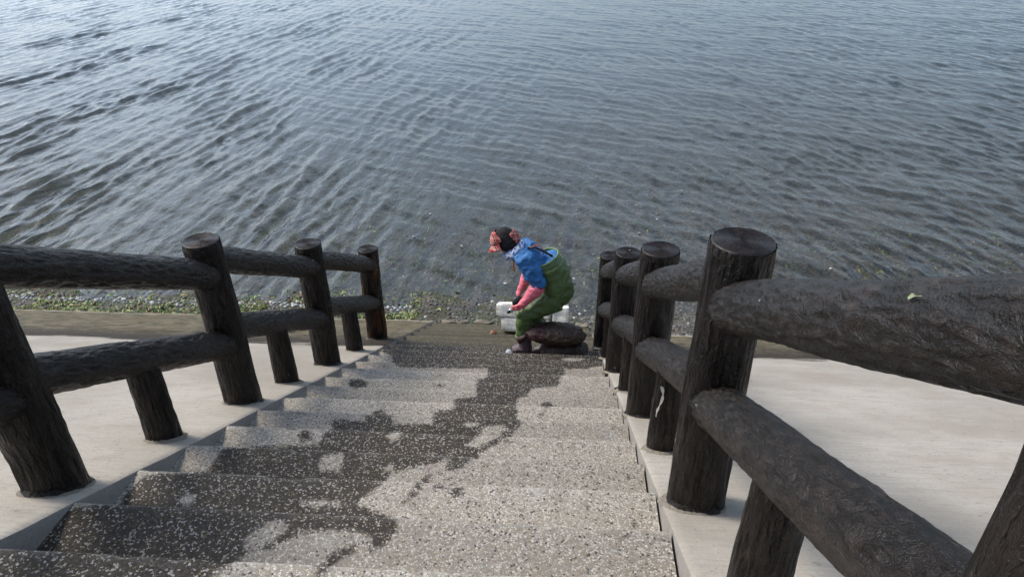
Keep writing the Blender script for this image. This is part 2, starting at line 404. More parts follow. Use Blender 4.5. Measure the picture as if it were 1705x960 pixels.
def mat_beach():
    t = NT('gravel_bed')
    p = t.pos()
    s = t.new('SeparateXYZ'); t.l.new(p, s.inputs[0])
    d = t.voro(p, 17); cell = t.voro(p, 17, out='Color')
    d2 = t.voro(p, 34); cell2 = t.voro(p, 34, out='Color')
    sp = t.new('SeparateColor'); t.l.new(cell, sp.inputs[0])
    sp2 = t.new('SeparateColor'); t.l.new(cell2, sp2.inputs[0])
    big = t.noise(p, 0.35, 5, 0.6); mid = t.noise(p, 2.2, 5, 0.65)
    c = t.mix(sp2.outputs[0], (0.045, 0.042, 0.038), (0.19, 0.178, 0.158))
    c = t.mix(t.ramp(sp.outputs[1], 0.55, 0.65), c, t.mix(sp.outputs[2], (0.055, 0.050, 0.048), (0.21, 0.19, 0.165)))
    c = t.mix(t.ramp(sp2.outputs[1], 0.975, 0.985), c, (0.40, 0.38, 0.33))
    c = t.mix(t.math('MULTIPLY', t.ramp(sp2.outputs[2], 0.93, 0.95), 0.7), c, (0.26, 0.19, 0.07))
    # weed: most in the middle and on the left, brown tufts on the right
    left = t.ramp(s.outputs['X'], 1.5, -3.0)
    weed = t.ramp(t.math('ADD', mid, t.math('MULTIPLY', left, 0.12)), 0.50, 0.60)
    c = t.mix(t.math('MULTIPLY', weed, 0.75), c, t.mix(sp2.outputs[0], (0.022, 0.032, 0.010), (0.085, 0.098, 0.034)))
    c = t.mix(t.math('MULTIPLY', t.ramp(big, 0.50, 0.60), 0.55), c, t.mix(sp2.outputs[1], (0.030, 0.026, 0.018), (0.12, 0.092, 0.040)))
    rgt = t.ramp(s.outputs['X'], 1.0, 5.0)
    tuft = t.ramp(t.noise(p, 5.5, 5, 0.7), 0.50, 0.60)
    c = t.mix(t.math('MULTIPLY', t.math('MULTIPLY', rgt, tuft), 0.75), c, t.mix(sp2.outputs[0], (0.035, 0.027, 0.012), (0.19, 0.135, 0.045)))
    h = t.math('ADD', t.math('MULTIPLY', d, -1.0), t.math('MULTIPLY', d2, -0.5))
    nrm = t.bump(h, 0.8, 0.02)
    cs = t.new('VectorMath', operation='SCALE'); t.l.new(c, cs.inputs[0]); cs.inputs['Scale'].default_value = 0.74
    return t.bsdf(cs.outputs[0], 0.75, nrm, 0.3)

def mat_water():
    t = NT('sea_water')
    p = t.pos()
    nd = t.attr('depth')
    m1 = t.noise(t.map(p, (2.4, 1.0, 1)), 3.2, 2, 0.5, 0.4)
    m2 = t.noise(t.map(p, (1.5, 1.0, 1), (0, 0, R(35))), 9.0, 2, 0.55, 0.3)
    h = t.math('ADD', t.math('MULTIPLY', m1, 0.020), t.math('MULTIPLY', m2, 0.0032))
    nrm = t.bump(h, 1.0, 1.0)
    fr = t.new('Fresnel', IOR=1.34); t.l.new(nrm, fr.inputs['Normal'])
    gl = t.new('BsdfGlossy', Roughness=0.0); gl.inputs['Color'].default_value = (1, 1, 1, 1)
    t.l.new(nrm, gl.inputs['Normal'])
    tr = t.new('BsdfTransparent'); tr.inputs['Color'].default_value = (0.90, 0.92, 0.91, 1)
    df = t.new('BsdfDiffuse'); df.inputs['Color'].default_value = (0.052, 0.086, 0.104, 1)
    body = t.math('SUBTRACT', 1.0, t.math('POWER', 2.718, t.math('MULTIPLY', nd, -0.42)), clamp=True)
    mA = t.new('MixShader'); t.l.new(body, mA.inputs[0]); t.l.new(tr.outputs[0], mA.inputs[1]); t.l.new(df.outputs[0], mA.inputs[2])
    mB = t.new('MixShader'); t.l.new(fr.outputs[0], mB.inputs[0]); t.l.new(mA.outputs[0], mB.inputs[1]); t.l.new(gl.outputs[0], mB.inputs[2])
    t.l.new(mB.outputs[0], t.out.inputs['Surface'])
    return t.m

def mat_stones(name):
    t = NT(name)
    c = t.attr('tint', 'Color')
    p = t.pos()
    n = t.noise(p, 60, 3)
    cc = t.mix(t.math('MULTIPLY', n, 0.5), c, (0.08, 0.075, 0.065))
    return t.bsdf(cc, 0.55, t.bump(n, 0.3, 0.004), 0.45)

def mat_cloth(name, c1, c2, rough=0.6, scale=14, spec=0.4, bump=0.4):
    t = NT(name)
    o = t.obj()
    a = t.noise(o, scale, 4, 0.6); f = t.noise(o, scale * 22, 2)
    c = t.mix(a, c1, c2)
    h = t.math('ADD', a, t.math('MULTIPLY', f, 0.12))
    return t.bsdf(c, rough, t.bump(h, min(1.0, bump * 2.2), 0.03), spec)

def mat_plaid():
    t = NT('plaid_cloth')
    o = t.obj()
    s = t.new('SeparateXYZ'); t.l.new(o, s.inputs[0])
    def stripes(sock, f, w, ph=0.0):
        return t.math('LESS_THAN', t.math('FRACT', t.math('MULTIPLY_ADD', sock, f, ph)), w)
    u = t.math('ADD', s.outputs['X'], t.math('MULTIPLY', s.outputs['Y'], 0.55))
    v = t.math('ADD', s.outputs['Z'], t.math('MULTIPLY', s.outputs['Y'], 0.4))
    a = stripes(u, 19, 0.42); b = stripes(v, 19, 0.42, 0.3)
    c = t.mix(t.math('MULTIPLY', t.math('ADD', a, b), 0.5), (0.62, 0.30, 0.25), (0.28, 0.025, 0.035))
    c = t.mix(stripes(u, 19, 0.10, 0.2), c, (0.03, 0.012, 0.018))
    c = t.mix(stripes(v, 19, 0.10, 0.55), c, (0.03, 0.012, 0.018))
    return t.bsdf(c, 0.8, t.bump(t.noise(o, 30, 3), 0.4, 0.006), 0.2)

def mat_scarf():
    t = NT('printed_scarf')
    o = t.obj()
    d = t.voro(o, 48); c = t.mix(t.ramp(d, 0.42, 0.5), (0.10, 0.19, 0.52), (0.66, 0.72, 0.82))
    c = t.mix(t.ramp(t.noise(o, 60, 2), 0.6, 0.66), c, (0.03, 0.035, 0.10))
    return t.bsdf(c, 0.8, t.bump(t.noise(o, 20, 3), 0.5, 0.01), 0.2)

def mat_sack():
    t = NT('net_sack')
    o = t.obj()
    s = t.new('SeparateXYZ'); t.l.new(o, s.inputs[0])
    big = t.noise(o, 9, 4, 0.6)
    lump = t.voro(o, 34)
    mesh = t.noise(t.map(o, (1, 3, 3), (0.3, 0.2, 0.5)), 90, 2)
    top = t.ramp(t.math('ADD', s.outputs['Z'], t.math('MULTIPLY', t.math('SUBTRACT', big, 0.5), 0.14)), -0.02, 0.07)
    lft = t.ramp(t.math('ADD', s.outputs['X'], t.math('MULTIPLY', t.math('SUBTRACT', big, 0.5), 0.1)), -0.06, -0.16)
    c = t.mix(big, (0.022, 0.023, 0.008), (0.072, 0.070, 0.028))
    c = t.mix(t.math('MAXIMUM', t.math('MULTIPLY', top, 0.5), t.math('MULTIPLY', lft, 0.9)), c, t.mix(mesh, (0.018, 0.005, 0.008), (0.080, 0.017, 0.027)))
    c = t.mix(t.math('MULTIPLY', t.ramp(mesh, 0.55, 0.66), 0.5), c, (0.012, 0.010, 0.010))
    h = t.math('ADD', t.math('MULTIPLY', lump, -1.0), t.math('MULTIPLY', mesh, 0.35))
    return t.bsdf(c, 0.5, t.bump(h, 0.7, 0.012), 0.45)

def mat_foam():
    t = NT('weathered_foam')
    o = t.obj()
    a = t.noise(o, 10, 5, 0.65); bead = t.voro(o, 150); st = t.noise(t.map(o, (1, 1, 1)), 5, 5, 0.7)
    c = t.mix(t.ramp(a, 0.3, 0.7), (0.70, 0.67, 0.56), (0.86, 0.84, 0.76))
    c = t.mix(t.math('MULTIPLY', t.ramp(st, 0.56, 0.74), 0.7), c, (0.34, 0.28, 0.14))
    c = t.mix(t.math('MULTIPLY', t.ramp(t.noise(o, 45, 3), 0.60, 0.68), 0.55), c, (0.16, 0.14, 0.10))
    return t.bsdf(c, 0.8, t.bump(bead, 0.3, 0.003), 0.3)

def mat_plain(name, c, rough=0.5, spec=0.5, metallic=0.0):
    t = NT(name)
    n = t.noise(t.obj(), 25, 4)
    cc = t.mix(n, [x * 0.75 for x in c], [min(1, x * 1.2) for x in c])
    return t.bsdf(cc, rough, t.bump(n, 0.15, 0.004), spec, Metallic=metallic)

MAT = dict(
    dirt_shade=mat_cloth('dirt_and_contact_shade', (0.20, 0.178, 0.14), (0.36, 0.325, 0.27), 0.9, 40, 0.15),agg=mat_aggregate(), slope=mat_slope(), side=mat_sidewall(),
    log=mat_log('painted_log'), raillog=mat_log('painted_rail_log', rail=True), rustlog=mat_log('rust_streaked_log', rust=True), logend=mat_log('painted_log_end', end=True),
    beach=mat_beach(), water=mat_water(), stones=mat_stones('beach_pebbles'), weed=mat_stones('washed_up_weed'),
    jacket=mat_cloth('blue_jacket_cloth', (0.014, 0.090, 0.27), (0.055, 0.235, 0.54), 0.6, 9),
    wader=mat_cloth('green_wader_rubber', (0.055, 0.105, 0.030), (0.125, 0.195, 0.065), 0.42, 8, 0.5),
    hem=mat_plain('pale_green_hem', (0.20, 0.32, 0.09), 0.5),
    glove=mat_cloth('pink_rubber', (0.84, 0.13, 0.21), (0.94, 0.27, 0.34), 0.4, 16, 0.5, 0.25),
    boot=mat_cloth('grey_boot_rubber', (0.10, 0.075, 0.085), (0.20, 0.145, 0.16), 0.4, 14),
    plaid=mat_plaid(), scarf=mat_scarf(), black=mat_cloth('black_cloth', (0.006, 0.005, 0.007), (0.016, 0.013, 0.016), 0.8, 20),
    skin=mat_cloth('skin', (0.36, 0.19, 0.11), (0.46, 0.26, 0.16), 0.55, 20, 0.35, 0.1),
    orange=mat_plain('orange_trim', (0.62, 0.17, 0.03), 0.6),
    sack=mat_sack(), foam=mat_foam(), strap=mat_plain('black_strap', (0.012, 0.012, 0.012), 0.6),
    steel=mat_plain('dull_steel', (0.45, 0.48, 0.50), 0.35, 0.5, 0.6), yellow=mat_plain('yellow_plastic', (0.66, 0.34, 0.03), 0.4),
    dark=mat_plain('dark_plastic', (0.01, 0.012, 0.014), 0.45),
    leaf=mat_plain('green_leaf', (0.25, 0.30, 0.17), 0.6), brownstone=mat_plain('brown_shell', (0.22, 0.09, 0.05), 0.5),
    white=mat_plain('white_scrap', (0.40, 0.43, 0.47), 0.6), tan=mat_plain('broken_concrete', (0.20, 0.175, 0.13), 0.9, 0.3),
    drip=mat_plain('white_drip', (0.60, 0.57, 0.52), 0.7),
)

# ================================================================== THE SETTING
def poly_sd(P, X, Y):
    """signed distance (inside positive) of points to polygon P"""
    P = np.array(P); Q = np.roll(P, -1, 0)
    best = np.full(X.shape, 1e9); ins = np.zeros(X.shape, bool)
    for (x0, y0), (x1, y1) in zip(P, Q):
        dx, dy = x1 - x0, y1 - y0
        t = np.clip(((X - x0) * dx + (Y - y0) * dy) / (dx * dx + dy * dy + 1e-12), 0, 1)
        best = np.minimum(best, (X - x0 - t * dx) ** 2 + (Y - y0 - t * dy) ** 2)
        if dy != 0:
            ins ^= ((y0 > Y) != (y1 > Y)) & (X < dx * (Y - y0) / dy + x0)
    d = np.sqrt(best)
    return np.where(ins, d, -d)

def wetness(X, Y):
    w = np.full(X.shape, -1.0)
    for P in WET: w = np.maximum(w, poly_sd(P, X, Y))
    for P in DRY: w = np.minimum(w, -poly_sd(P, X, Y))
    return np.where(Y > 5.12, 0.3, w)

# ---- stairway: every step a piece of its own, with a rounded nosing and slight unevenness
stairs = tag(empty('stairway', (0, 0, 0)), kind='structure')
NX = 96
for k in range(-7, 20):
    y1 = nose(k); y0 = nose(k - 1) - 0.03
    z1 = gz(y1)
    jz = [random.uniform(-0.002, 0.002) for _ in range(3)]; jy = random.uniform(-0.006, 0.006)
    xs = np.linspace(XL + 0.004, XR - 0.004 + random.uniform(-0.004, 0.003), NX)
    prof = [(y0 + (y1 - 0.014 - y0) * i / 15.0, 0.0) for i in range(16)]
    prof += [(y1 - 0.008, -0.0015), (y1 - 0.003, -0.005), (y1, -0.012), (y1, -0.06), (y1 + 0.002, -0.12), (y1 + 0.002, -0.30)]
    V = []
    for (py, pz) in prof:
        for x in xs:
            u = (x - XL) / (XR - XL)
            n = fbm(Vector((x * 2.3, py * 2.3, k * 3.1)), 3) * 0.0022
            chip = 0.0
            if py > y1 - 0.02:
                c = noise.noise(Vector((x * 9.0, k * 7.7, 0.3)))
                chip = max(0.0, c - 0.32) * 0.03
            V.append((x, py + jy * (1 if py > y0 + 0.1 else 0) - chip, z1 + pz + n + jz[0] * (1 - u) + jz[1] * u - chip * 0.6))
    V = np.array(V)
    me = mesh_np('step', V, grid_faces(len(prof), NX))
    float_attr(me, 'wet', wetness(V[:, 0], V[:, 1]))
    float_attr(me, 'nose', np.repeat(np.array([0.0] * 15 + [0.35, 1, 1, 0.8, 0, 0, 0]), NX))
    so = link_mesh('step', me, MAT['agg'], stairs)
# solid core under the steps so that nothing shows through at the joints
cv, cf = [], []
ys = np.linspace(-1.2, 7.45, 40)
for y in ys:
    cv += [(XL - 0.02, y, gz(y) - 0.19), (XR + 0.02, y, gz(y) - 0.19)]
for i in range(len(ys) - 1):
    cf.append((2 * i, 2 * i + 1, 2 * i + 3, 2 * i + 2))
link_mesh('core', mesh_np('core', cv, cf), MAT['side'], stairs)
# landing behind the viewer
yl = nose(-8)
bm = bmesh.new()
bmesh.ops.create_grid(bm, x_segments=24, y_segments=12, size=0.5)
for v in bm.verts:
    v.co = Vector((XL + 0.004 + (v.co.x + 0.5) * (XR - XL - 0.008), yl - 2.5 + (v.co.y + 0.5) * 2.5, gz(yl) - 0.002))
me = bpy.data.meshes.new('landing'); bm.to_mesh(me); bm.free()
float_attr(me, 'wet', np.full(len(me.vertices), -1.0))
link_mesh('landing', me, MAT['agg'], stairs)

# ---- sloping concrete on both sides of the stairs
def make_slope(name, x_in, x_out, y_end, side):
    root = tag(empty(name, (0, 0, 0)), kind='structure')
    nx, ny = 90, 110
    t = np.linspace(0, 1, nx)
    xs = x_in + (x_out - x_in) * t ** 1.6
    ys = np.linspace(-3.0, y_end, ny)
    V = np.zeros((ny * nx, 3)); ar = np.zeros(ny * nx)
    for j, y in enumerate(ys):
        for i, x in enumerate(xs):
            n = fbm(Vector((x * 0.9, y * 0.9, 4.0 + side)), 4) * 0.008
            edge = 0.0
            if i == 0:
                edge = 0.006 + 0.006 * noise.noise(Vector((y * 6, side, 0)))
            yy = y
            if j == ny - 1:
                yy = y + 0.05 * noise.noise(Vector((x * 1.7, side * 3, 1)))
            V[j * nx + i] = (x, yy, gz(yy) + n - edge)
            ar[j * nx + i] = 1.0 if j >= ny - 1 else 0.0
    F = grid_faces(ny, nx)
    if side > 0: pass
    else: F = F[:, ::-1]
    me = mesh_np('top', V, F); float_attr(me, 'arris', ar)
    link_mesh('surface', me, MAT['slope'], root)
    # the cut face beside the stairs
    sv, sf = [], []
    for j in range(ny):
        a = V[j * nx]
        for d in (0.0, 0.012, 0.10, 0.28):
            sv.append((a[0] - side * (0.0 if d == 0 else 0.003), a[1], a[2] - d))
    me = mesh_np('side_face', sv, grid_faces(ny, 4))
    link_mesh('side_face', me, MAT['side'], root, smooth=False)
    # the toe
    tv = []
    for d in (0.0, 0.02, 0.6):
        for i in range(nx):
            a = V[(ny - 1) * nx + i]
            tv.append((a[0], a[1] + (0.0 if d == 0 else 0.012), a[2] - d))
    me = mesh_np('toe', tv, grid_faces(3, nx))
    float_attr(me, 'arris', np.concatenate([np.ones(nx), np.full(nx, 0.7), np.zeros(nx)]))
    link_mesh('toe', me, MAT['slope'], root, smooth=False)
    return root
slope_l = make_slope('concrete_slope', XL, -17.0, 7.62, -1)
slope_r = make_slope('concrete_slope', XR + 0.006, 15.0, 6.82, 1)

# ---- beach and sea bed (one sheet out to the horizon)
def bed_z(x, y):
    s = 0.15 + 0.16 / (1 + math.exp(max(-50.0, min(50.0, -(x + 0.6) * 2.2))))
    t = 8.22 - y
    if t > 0:
        z = s * t
    else:
        z = 0.085 * t
    return max(z, -9.0)
bxs = np.concatenate([[-4000, -900, -200, -80], np.linspace(-45, -10, 40), np.linspace(-9.8, 8, 190), np.linspace(8.3, 40, 40), [80, 200, 900, 4000]])
bys = np.concatenate([[5.6, 5.9, 6.2, 6.4], np.linspace(6.5, 11, 150), np.linspace(11.1, 45, 110), [60, 120, 400, 1500, 6000]])
V = []
for y in bys:
    for x in bxs:
        n = fbm(Vector((x * 1.1, y * 1.1, 2.0)), 5) * 0.05 if abs(x) < 60 and y < 60 else 0
        n *= 1.0 if y > 7.4 else 0.4
        V.append((x, y, bed_z(x, y) + n))
beach = link_mesh('beach', mesh_np('beach', V, grid_faces(len(bys), len(bxs))), MAT['beach'])
tag(beach, kind='structure')

# ---- sea surface: short ripples running along the shore, a second train crossing them
def wave_field(X, Y):
    r = np.random.default_rng(21)
    H = np.zeros(X.shape)
    def train(n, l0, l1, ang, spread, slope, peak=2.2):
        out = np.zeros(X.shape)
        for i in range(n):
            lam = l0 * (l1 / l0) ** ((i + r.random()) / n)
            a = ang + r.normal() * spread
            k = 2 * math.pi / lam
            amp = slope / k * (0.6 + 0.8 * r.random()) / math.sqrt(n) * 1.5
            ph = r.random() * 6.283
            q = k * (X * math.cos(a) + Y * math.sin(a)) + ph + 0.6 * np.sin(0.23 * k * (Y * math.cos(a) - X * math.sin(a)) + ph * 3)
            out += amp * (2 * (0.5 + 0.5 * np.sin(q)) ** peak - 1)
        return out
    def blob(sc, seed):
        q = np.random.default_rng(seed); o = np.zeros(X.shape)
        for i in range(9):
            a = q.random() * 6.28; k = 2 * math.pi / (sc * (0.6 + q.random()))
            o += np.sin(k * (X * math.cos(a) + Y * math.sin(a)) + q.random() * 6.28)
        return np.clip(0.5 + o / 5.0, 0, 1)
    gust = 0.40 + 1.0 * blob(6.0, 3)
    g2 = 0.4 + 0.9 * blob(4.0, 5)
    left = 1 / (1 + np.exp((X + 3.0 + 0.15 * Y) / 2.2))
    right = 1 / (1 + np.exp(-(X - 2.0) / 2.0))
    H += train(16, 0.28, 1.10, R(-5), R(8), 0.170, 3.0) * gust * (0.22 + 0.88 * left)
    H += train(16, 0.20, 0.70, R(17), R(7), 0.150, 4.0) * g2 * (0.18 + 0.92 * right)
    H += train(10, 0.30, 1.00, R(60), R(16), 0.060) * (1.2 - 0.6 * left)
    H += train(8, 1.4, 3.5, R(70), R(30), 0.020)
    H += train(14, 0.14, 0.30, R(20), R(40), 0.045) * g2 * (1.0 - 0.6 * left)
    return H
nr, nc = 640, 900
yy = 7.55 * np.exp(np.linspace(0, math.log(64 / 7.55), nr))
u = np.linspace(-1.32, 1.12, nc)
Yg = np.repeat(yy[:, None], nc, 1)
Xg = u[None, :] * (Yg * 0.86 + 2.0)
Hg = wave_field(Xg, Yg)
calm = np.clip((Yg - 7.75) / 1.6, 0.12, 1.0) * np.clip(1.25 - Yg / 90.0, 0.5, 1)
Hg *= calm
V = np.stack([Xg, Yg, Hg], -1).reshape(-1, 3)
F = grid_faces(nr, nc)
# skirt out to the horizon
base = len(V)
far = [(-5000, 7.55, 0), (5000, 7.55, 0), (-5000, 6500, 0), (5000, 6500, 0)]
lft = np.arange(nr) * nc; rgt = lft + nc - 1
V2 = [V, np.array([(-5000, yy[i], 0) for i in range(nr)]), np.array([(5000, yy[i], 0) for i in range(nr)]),
      np.array([(Xg[-1, j] * 80, 6500, 0) for j in range(nc)]), np.array([(-5000, 6500, 0), (5000, 6500, 0)])]
bl, br, bf = base, base + nr, base + 2 * nr
i = np.arange(nr - 1)
FL = np.stack([bl + i, lft[i], lft[i + 1], bl + i + 1], -1)
FR = np.stack([rgt[i], br + i, br + i + 1, rgt[i + 1]], -1)
j = np.arange(nc - 1)
FF = np.stack([(nr - 1) * nc + j, (nr - 1) * nc + j + 1, bf + j + 1, bf + j], -1)
FC = np.array([(bl + nr - 1, (nr - 1) * nc, bf, bf + nc), ((nr - 1) * nc + nc - 1, br + nr - 1, bf + nc + 1, bf + nc - 1)])
V = np.concatenate(V2); F = np.concatenate([F, FL, FR, FF, FC])
me = mesh_np('water', V, F)
dep = np.clip(0.085 * (V[:, 1] - 8.22), 0, 9)
float_attr(me, 'depth', dep)
water = link_mesh('water', me, MAT['water'])
tag(water, kind='structure')

# ---- pebbles and wrack on the beach: too many and too small to count
def ico():
    bm = bmesh.new(); bmesh.ops.create_icosphere(bm, subdivisions=1, radius=1.0)
    v = np.array([x.co[:] for x in bm.verts]); f = np.array([[q.index for q in p.verts] for p in bm.faces]); bm.free()
    return v, f
IV, IF = ico()
def rot_rand(n):
    q = rng.normal(size=(n, 4)); q /= np.linalg.norm(q, axis=1)[:, None]
    w, x, y, z = q.T
    return np.stack([1 - 2 * (y * y + z * z), 2 * (x * y - z * w), 2 * (x * z + y * w),
                     2 * (x * y + z * w), 1 - 2 * (x * x + z * z), 2 * (y * z - x * w),
                     2 * (x * z - y * w), 2 * (y * z + x * w), 1 - 2 * (x * x + y * y)], -1).reshape(n, 3, 3)
def color_attr(me, name, cols):
    a = me.attributes.new(name, 'FLOAT_COLOR', 'POINT')
    a.data.foreach_set('color', np.concatenate([cols, np.ones((len(cols), 1))], 1).astype(np.float32).ravel())
def scatter_stones(name, pts, rad, cols, mat):
    n = len(pts)
    lump = 1 + 0.18 * rng.normal(size=(n, len(IV), 1))
    sc = rad[:, None, None] * np.stack([1 + 0.5 * rng.random(n), 0.8 + 0.3 * rng.random(n), 0.45 + 0.3 * rng.random(n)], -1)[:, None, :]
    Q = IV[None] * lump * sc
    a = rng.random(n) * 6.283
    Rz = np.zeros((n, 3, 3)); Rz[:, 0, 0] = np.cos(a); Rz[:, 0, 1] = -np.sin(a); Rz[:, 1, 0] = np.sin(a); Rz[:, 1, 1] = np.cos(a); Rz[:, 2, 2] = 1
    Q = np.einsum('nij,nvj->nvi', Rz, Q) + pts[:, None, :]
    F = (IF[None] + (np.arange(n) * len(IV))[:, None, None]).reshape(-1, 3)
    me = mesh_np(name, Q.reshape(-1, 3), F)
    color_attr(me, 'tint', np.repeat(cols, len(IV), 0))
    return link_mesh(name, me, mat)
def beach_points(n, x0, x1, y0, y1):
    X = x0 + (x1 - x0) * rng.random(n); Y = y0 + (y1 - y0) * rng.random(n)
    Z = np.array([bed_z(x, y) + fbm(Vector((x * 1.1, y * 1.1, 2.0)), 5) * 0.05 * (1.0 if y > 7.4 else 0.4) for x, y in zip(X, Y)])
    return np.stack([X, Y, Z], -1)
pal = np.array([(0.10, 0.092, 0.085), (0.15, 0.14, 0.125), (0.07, 0.062, 0.058), (0.21, 0.19, 0.165), (0.12, 0.095, 0.075), (0.30, 0.28, 0.25), (0.16, 0.13, 0.09)])
n = 13000
pts = np.concatenate([beach_points(n * 6 // 10, -9, 8, 6.85, 8.5), beach_points(n * 4 // 10, -10, 9, 8.3, 11.5)])
n = len(pts)
rad = 0.010 + 0.022 * rng.random(n) ** 2.5
cols = pal[rng.integers(0, len(pal), n)] * (0.38 + 0.42 * rng.random((n, 1)))
wh = rng.random(n) < 0.02
cols[wh] = (0.36, 0.34, 0.30)
gr = scatter_stones('gravel', pts, rad, cols, MAT['stones'])
tag(gr, 'dark grey beach gravel along the waterline', 'gravel', kind='stuff')

def scatter_strips(name, pts, cols, mat, l0, l1, w0, w1):
    n = len(pts)
    L = l0 + (l1 - l0) * rng.random(n); Wd = w0 + (w1 - w0) * rng.random(n)
    a = rng.random(n) * 6.283; lift = 0.004 + 0.02 * rng.random(n)
    t = np.array([0, 0.33, 0.66, 1.0]); prof = np.array([0.5, 1.0, 0.8, 0.15])
    bend = rng.normal(size=n) * 0.6
    V = np.zeros((n, 8, 3))
    for q in range(4):
        th = a + bend * t[q]
        cx = np.cos(th) * L * (t[q] - 0.5); cy = np.sin(th) * L * (t[q] - 0.5)
        zz = lift * (1 + np.sin(t[q] * 3.1 + a * 3) * 0.8)
        for s in (0, 1):
            sg = (s - 0.5) * Wd * prof[q]
            V[:, q * 2 + s] = pts + np.stack([cx - np.sin(th) * sg, cy + np.cos(th) * sg, zz + sg * 0.5], -1)
    f = np.array([(0, 2, 3, 1), (2, 4, 5, 3), (4, 6, 7, 5)])
    F = (f[None] + (np.arange(n) * 8)[:, None, None]).reshape(-1, 4)
    me = mesh_np(name, V.reshape(-1, 3), F)
    color_attr(me, 'tint', np.repeat(cols, 8, 0))
    return link_mesh(name, me, mat)
wp = np.array([(0.10, 0.17, 0.025), (0.06, 0.12, 0.02), (0.24, 0.23, 0.04), (0.16, 0.14, 0.03), (0.13, 0.055, 0.02), (0.035, 0.03, 0.018), (0.05, 0.045, 0.02)])
p1 = beach_points(4200, -9.5, -2.0, 7.72, 8.12)
p1[:, 1] += 0.10 * np.sin(p1[:, 0] * 1.3) * rng.random(len(p1))
p2 = beach_points(1500, -9.5, -2.0, 8.1, 8.75)
p3 = beach_points(170, -2.2, 7, 7.5, 8.6)
p4 = beach_points(1500, -4, 8, 8.6, 12)
wpt = np.concatenate([p1, p2, p3, p4])
# drifted into clumps
keep = np.array([noise.noise(Vector((p[0] * 2.1, p[1] * 3.0, 9))) > -0.12 for p in wpt])
wpt = wpt[keep]
wc = wp[rng.choice(len(wp), len(wpt), p=[.26, .2, .16, .12, .1, .1, .06])] * (1.1 + 0.9 * rng.random((len(wpt), 1)))
wk = scatter_strips('seaweed', wpt, wc, MAT['weed'], 0.03, 0.11, 0.008, 0.03)
tag(wk, 'green and yellow seaweed scraps washed up along the waterline', 'seaweed', kind='stuff')
# pale shells, foam and scraps lying along the wash line
s1 = beach_points(420, -9.5, -2.0, 8.10, 8.30); s2 = beach_points(50, -2.2, 7, 7.7, 8.5); s3 = beach_points(22, -3, 9, 9, 13)
sp_ = np.concatenate([s1, s2, s3]); n = len(sp_)
sp_[:, 2] = np.maximum(sp_[:, 2], -0.02) + 0.006
sh = scatter_stones('shells', sp_, 0.009 + 0.024 * rng.random(n) ** 2, np.array([(0.55, 0.57, 0.56), (0.62, 0.60, 0.54), (0.45, 0.5, 0.5)])[rng.integers(0, 3, n)], MAT['stones'])
tag(sh, 'pale shells and foam scraps strewn along the wash line', 'shells', kind='stuff')

# ================================================================== THE RAILINGS
def log_mesh(name, length, r0, r1, seed, nseg=88, nl=None, flare=0.0, amp=0.006, bark=(6.0, 4.5), ridge=0.013, cap_lo=False, cap_hi=False, wob=0.006):
    """a bark-textured log along local z from 0 to length"""
    nl = nl or max(24, int(length / 0.013))
    zs = np.linspace(0, length, nl)
    V = []
    for z in zs:
        t = z / length
        r = r0 + (r1 - r0) * t + flare * math.exp(-max(0.0, length - 0.065 - z) / 0.018)
        ox = wob * noise.noise(Vector((seed, z * 2.2, 0.0))); oy = wob * noise.noise(Vector((seed, z * 2.2, 5.0)))
        for a in range(nseg):
            th = 2 * math.pi * a / nseg
            c, s = math.cos(th), math.sin(th)
            d = noise.noise(Vector((c * 5.5 + seed * 3.1, s * 5.5, z * 5.0)))
            wz = 0.35 * d
            e = noise.noise(Vector((c * bark[0] + wz + seed, s * bark[0], z * bark[1] + seed)))
            b = noise.noise(Vector((c * 1.5 + seed * 7, s * 1.5, z * 3.0)))
            rr = r + amp * (0.3 * d + 0.5 * b) - ridge * abs(e) + 0.003
            V.append((ox + rr * c, oy + rr * s, z))
    F = grid_faces(nl, nseg, True)
    me = mesh_np(name, V, F)
    return me

def cut_end(name, r, seed):
    """sawn end with raised year rings and a rounded rim"""
    V, F = [(0, 0, 0.006)], []
    nseg = 44; rings = []
    nr_ = 9
    for q in range(1, nr_ * 2 + 1):
        rr = r * 0.93 * q / (nr_ * 2)
        rings.append((rr, 0.006 - 0.0050 * (q % 2) + 0.002 * (1 - q / 18)))
    rings += [(r * 0.97, 0.001), (r * 1.0, -0.010), (r * 1.005, -0.03)]
    for rr, z in rings:
        for a in range(nseg):
            th = 2 * math.pi * a / nseg
            w = 1 + 0.06 * noise.noise(Vector((math.cos(th) * 1.3 + seed, math.sin(th) * 1.3, rr * 8))) * min(1, (r * 1.0 - rr) / (r * 0.3) + 0.15)
            V.append((rr * w * math.cos(th), rr * w * math.sin(th), z))
    me = bpy.data.meshes.new(name)
    faces = [(0, 1 + a, 1 + (a + 1) % nseg) for a in range(nseg)]
    for q in range(len(rings) - 1):
        for a in range(nseg):
            b = (a + 1) % nseg
            faces.append((1 + q * nseg + a, 1 + (q + 1) * nseg + a, 1 + (q + 1) * nseg + b, 1 + q * nseg + b))
    me.from_pydata(V, [], faces)
    return me

def add_log(name, A, B, r0, r1, seed, parent, mat, **kw):
    A, B = Vector(A), Vector(B)
    me = log_mesh(name, (B - A).length, r0, r1, seed, **kw)
    ob = link_mesh(name, me, mat, parent)
    q = Vector((0, 0, 1)).rotation_difference((B - A).normalized())
    ob.matrix_local = Matrix.Translation(A - parent.location) @ q.to_matrix().to_4x4()
    return ob

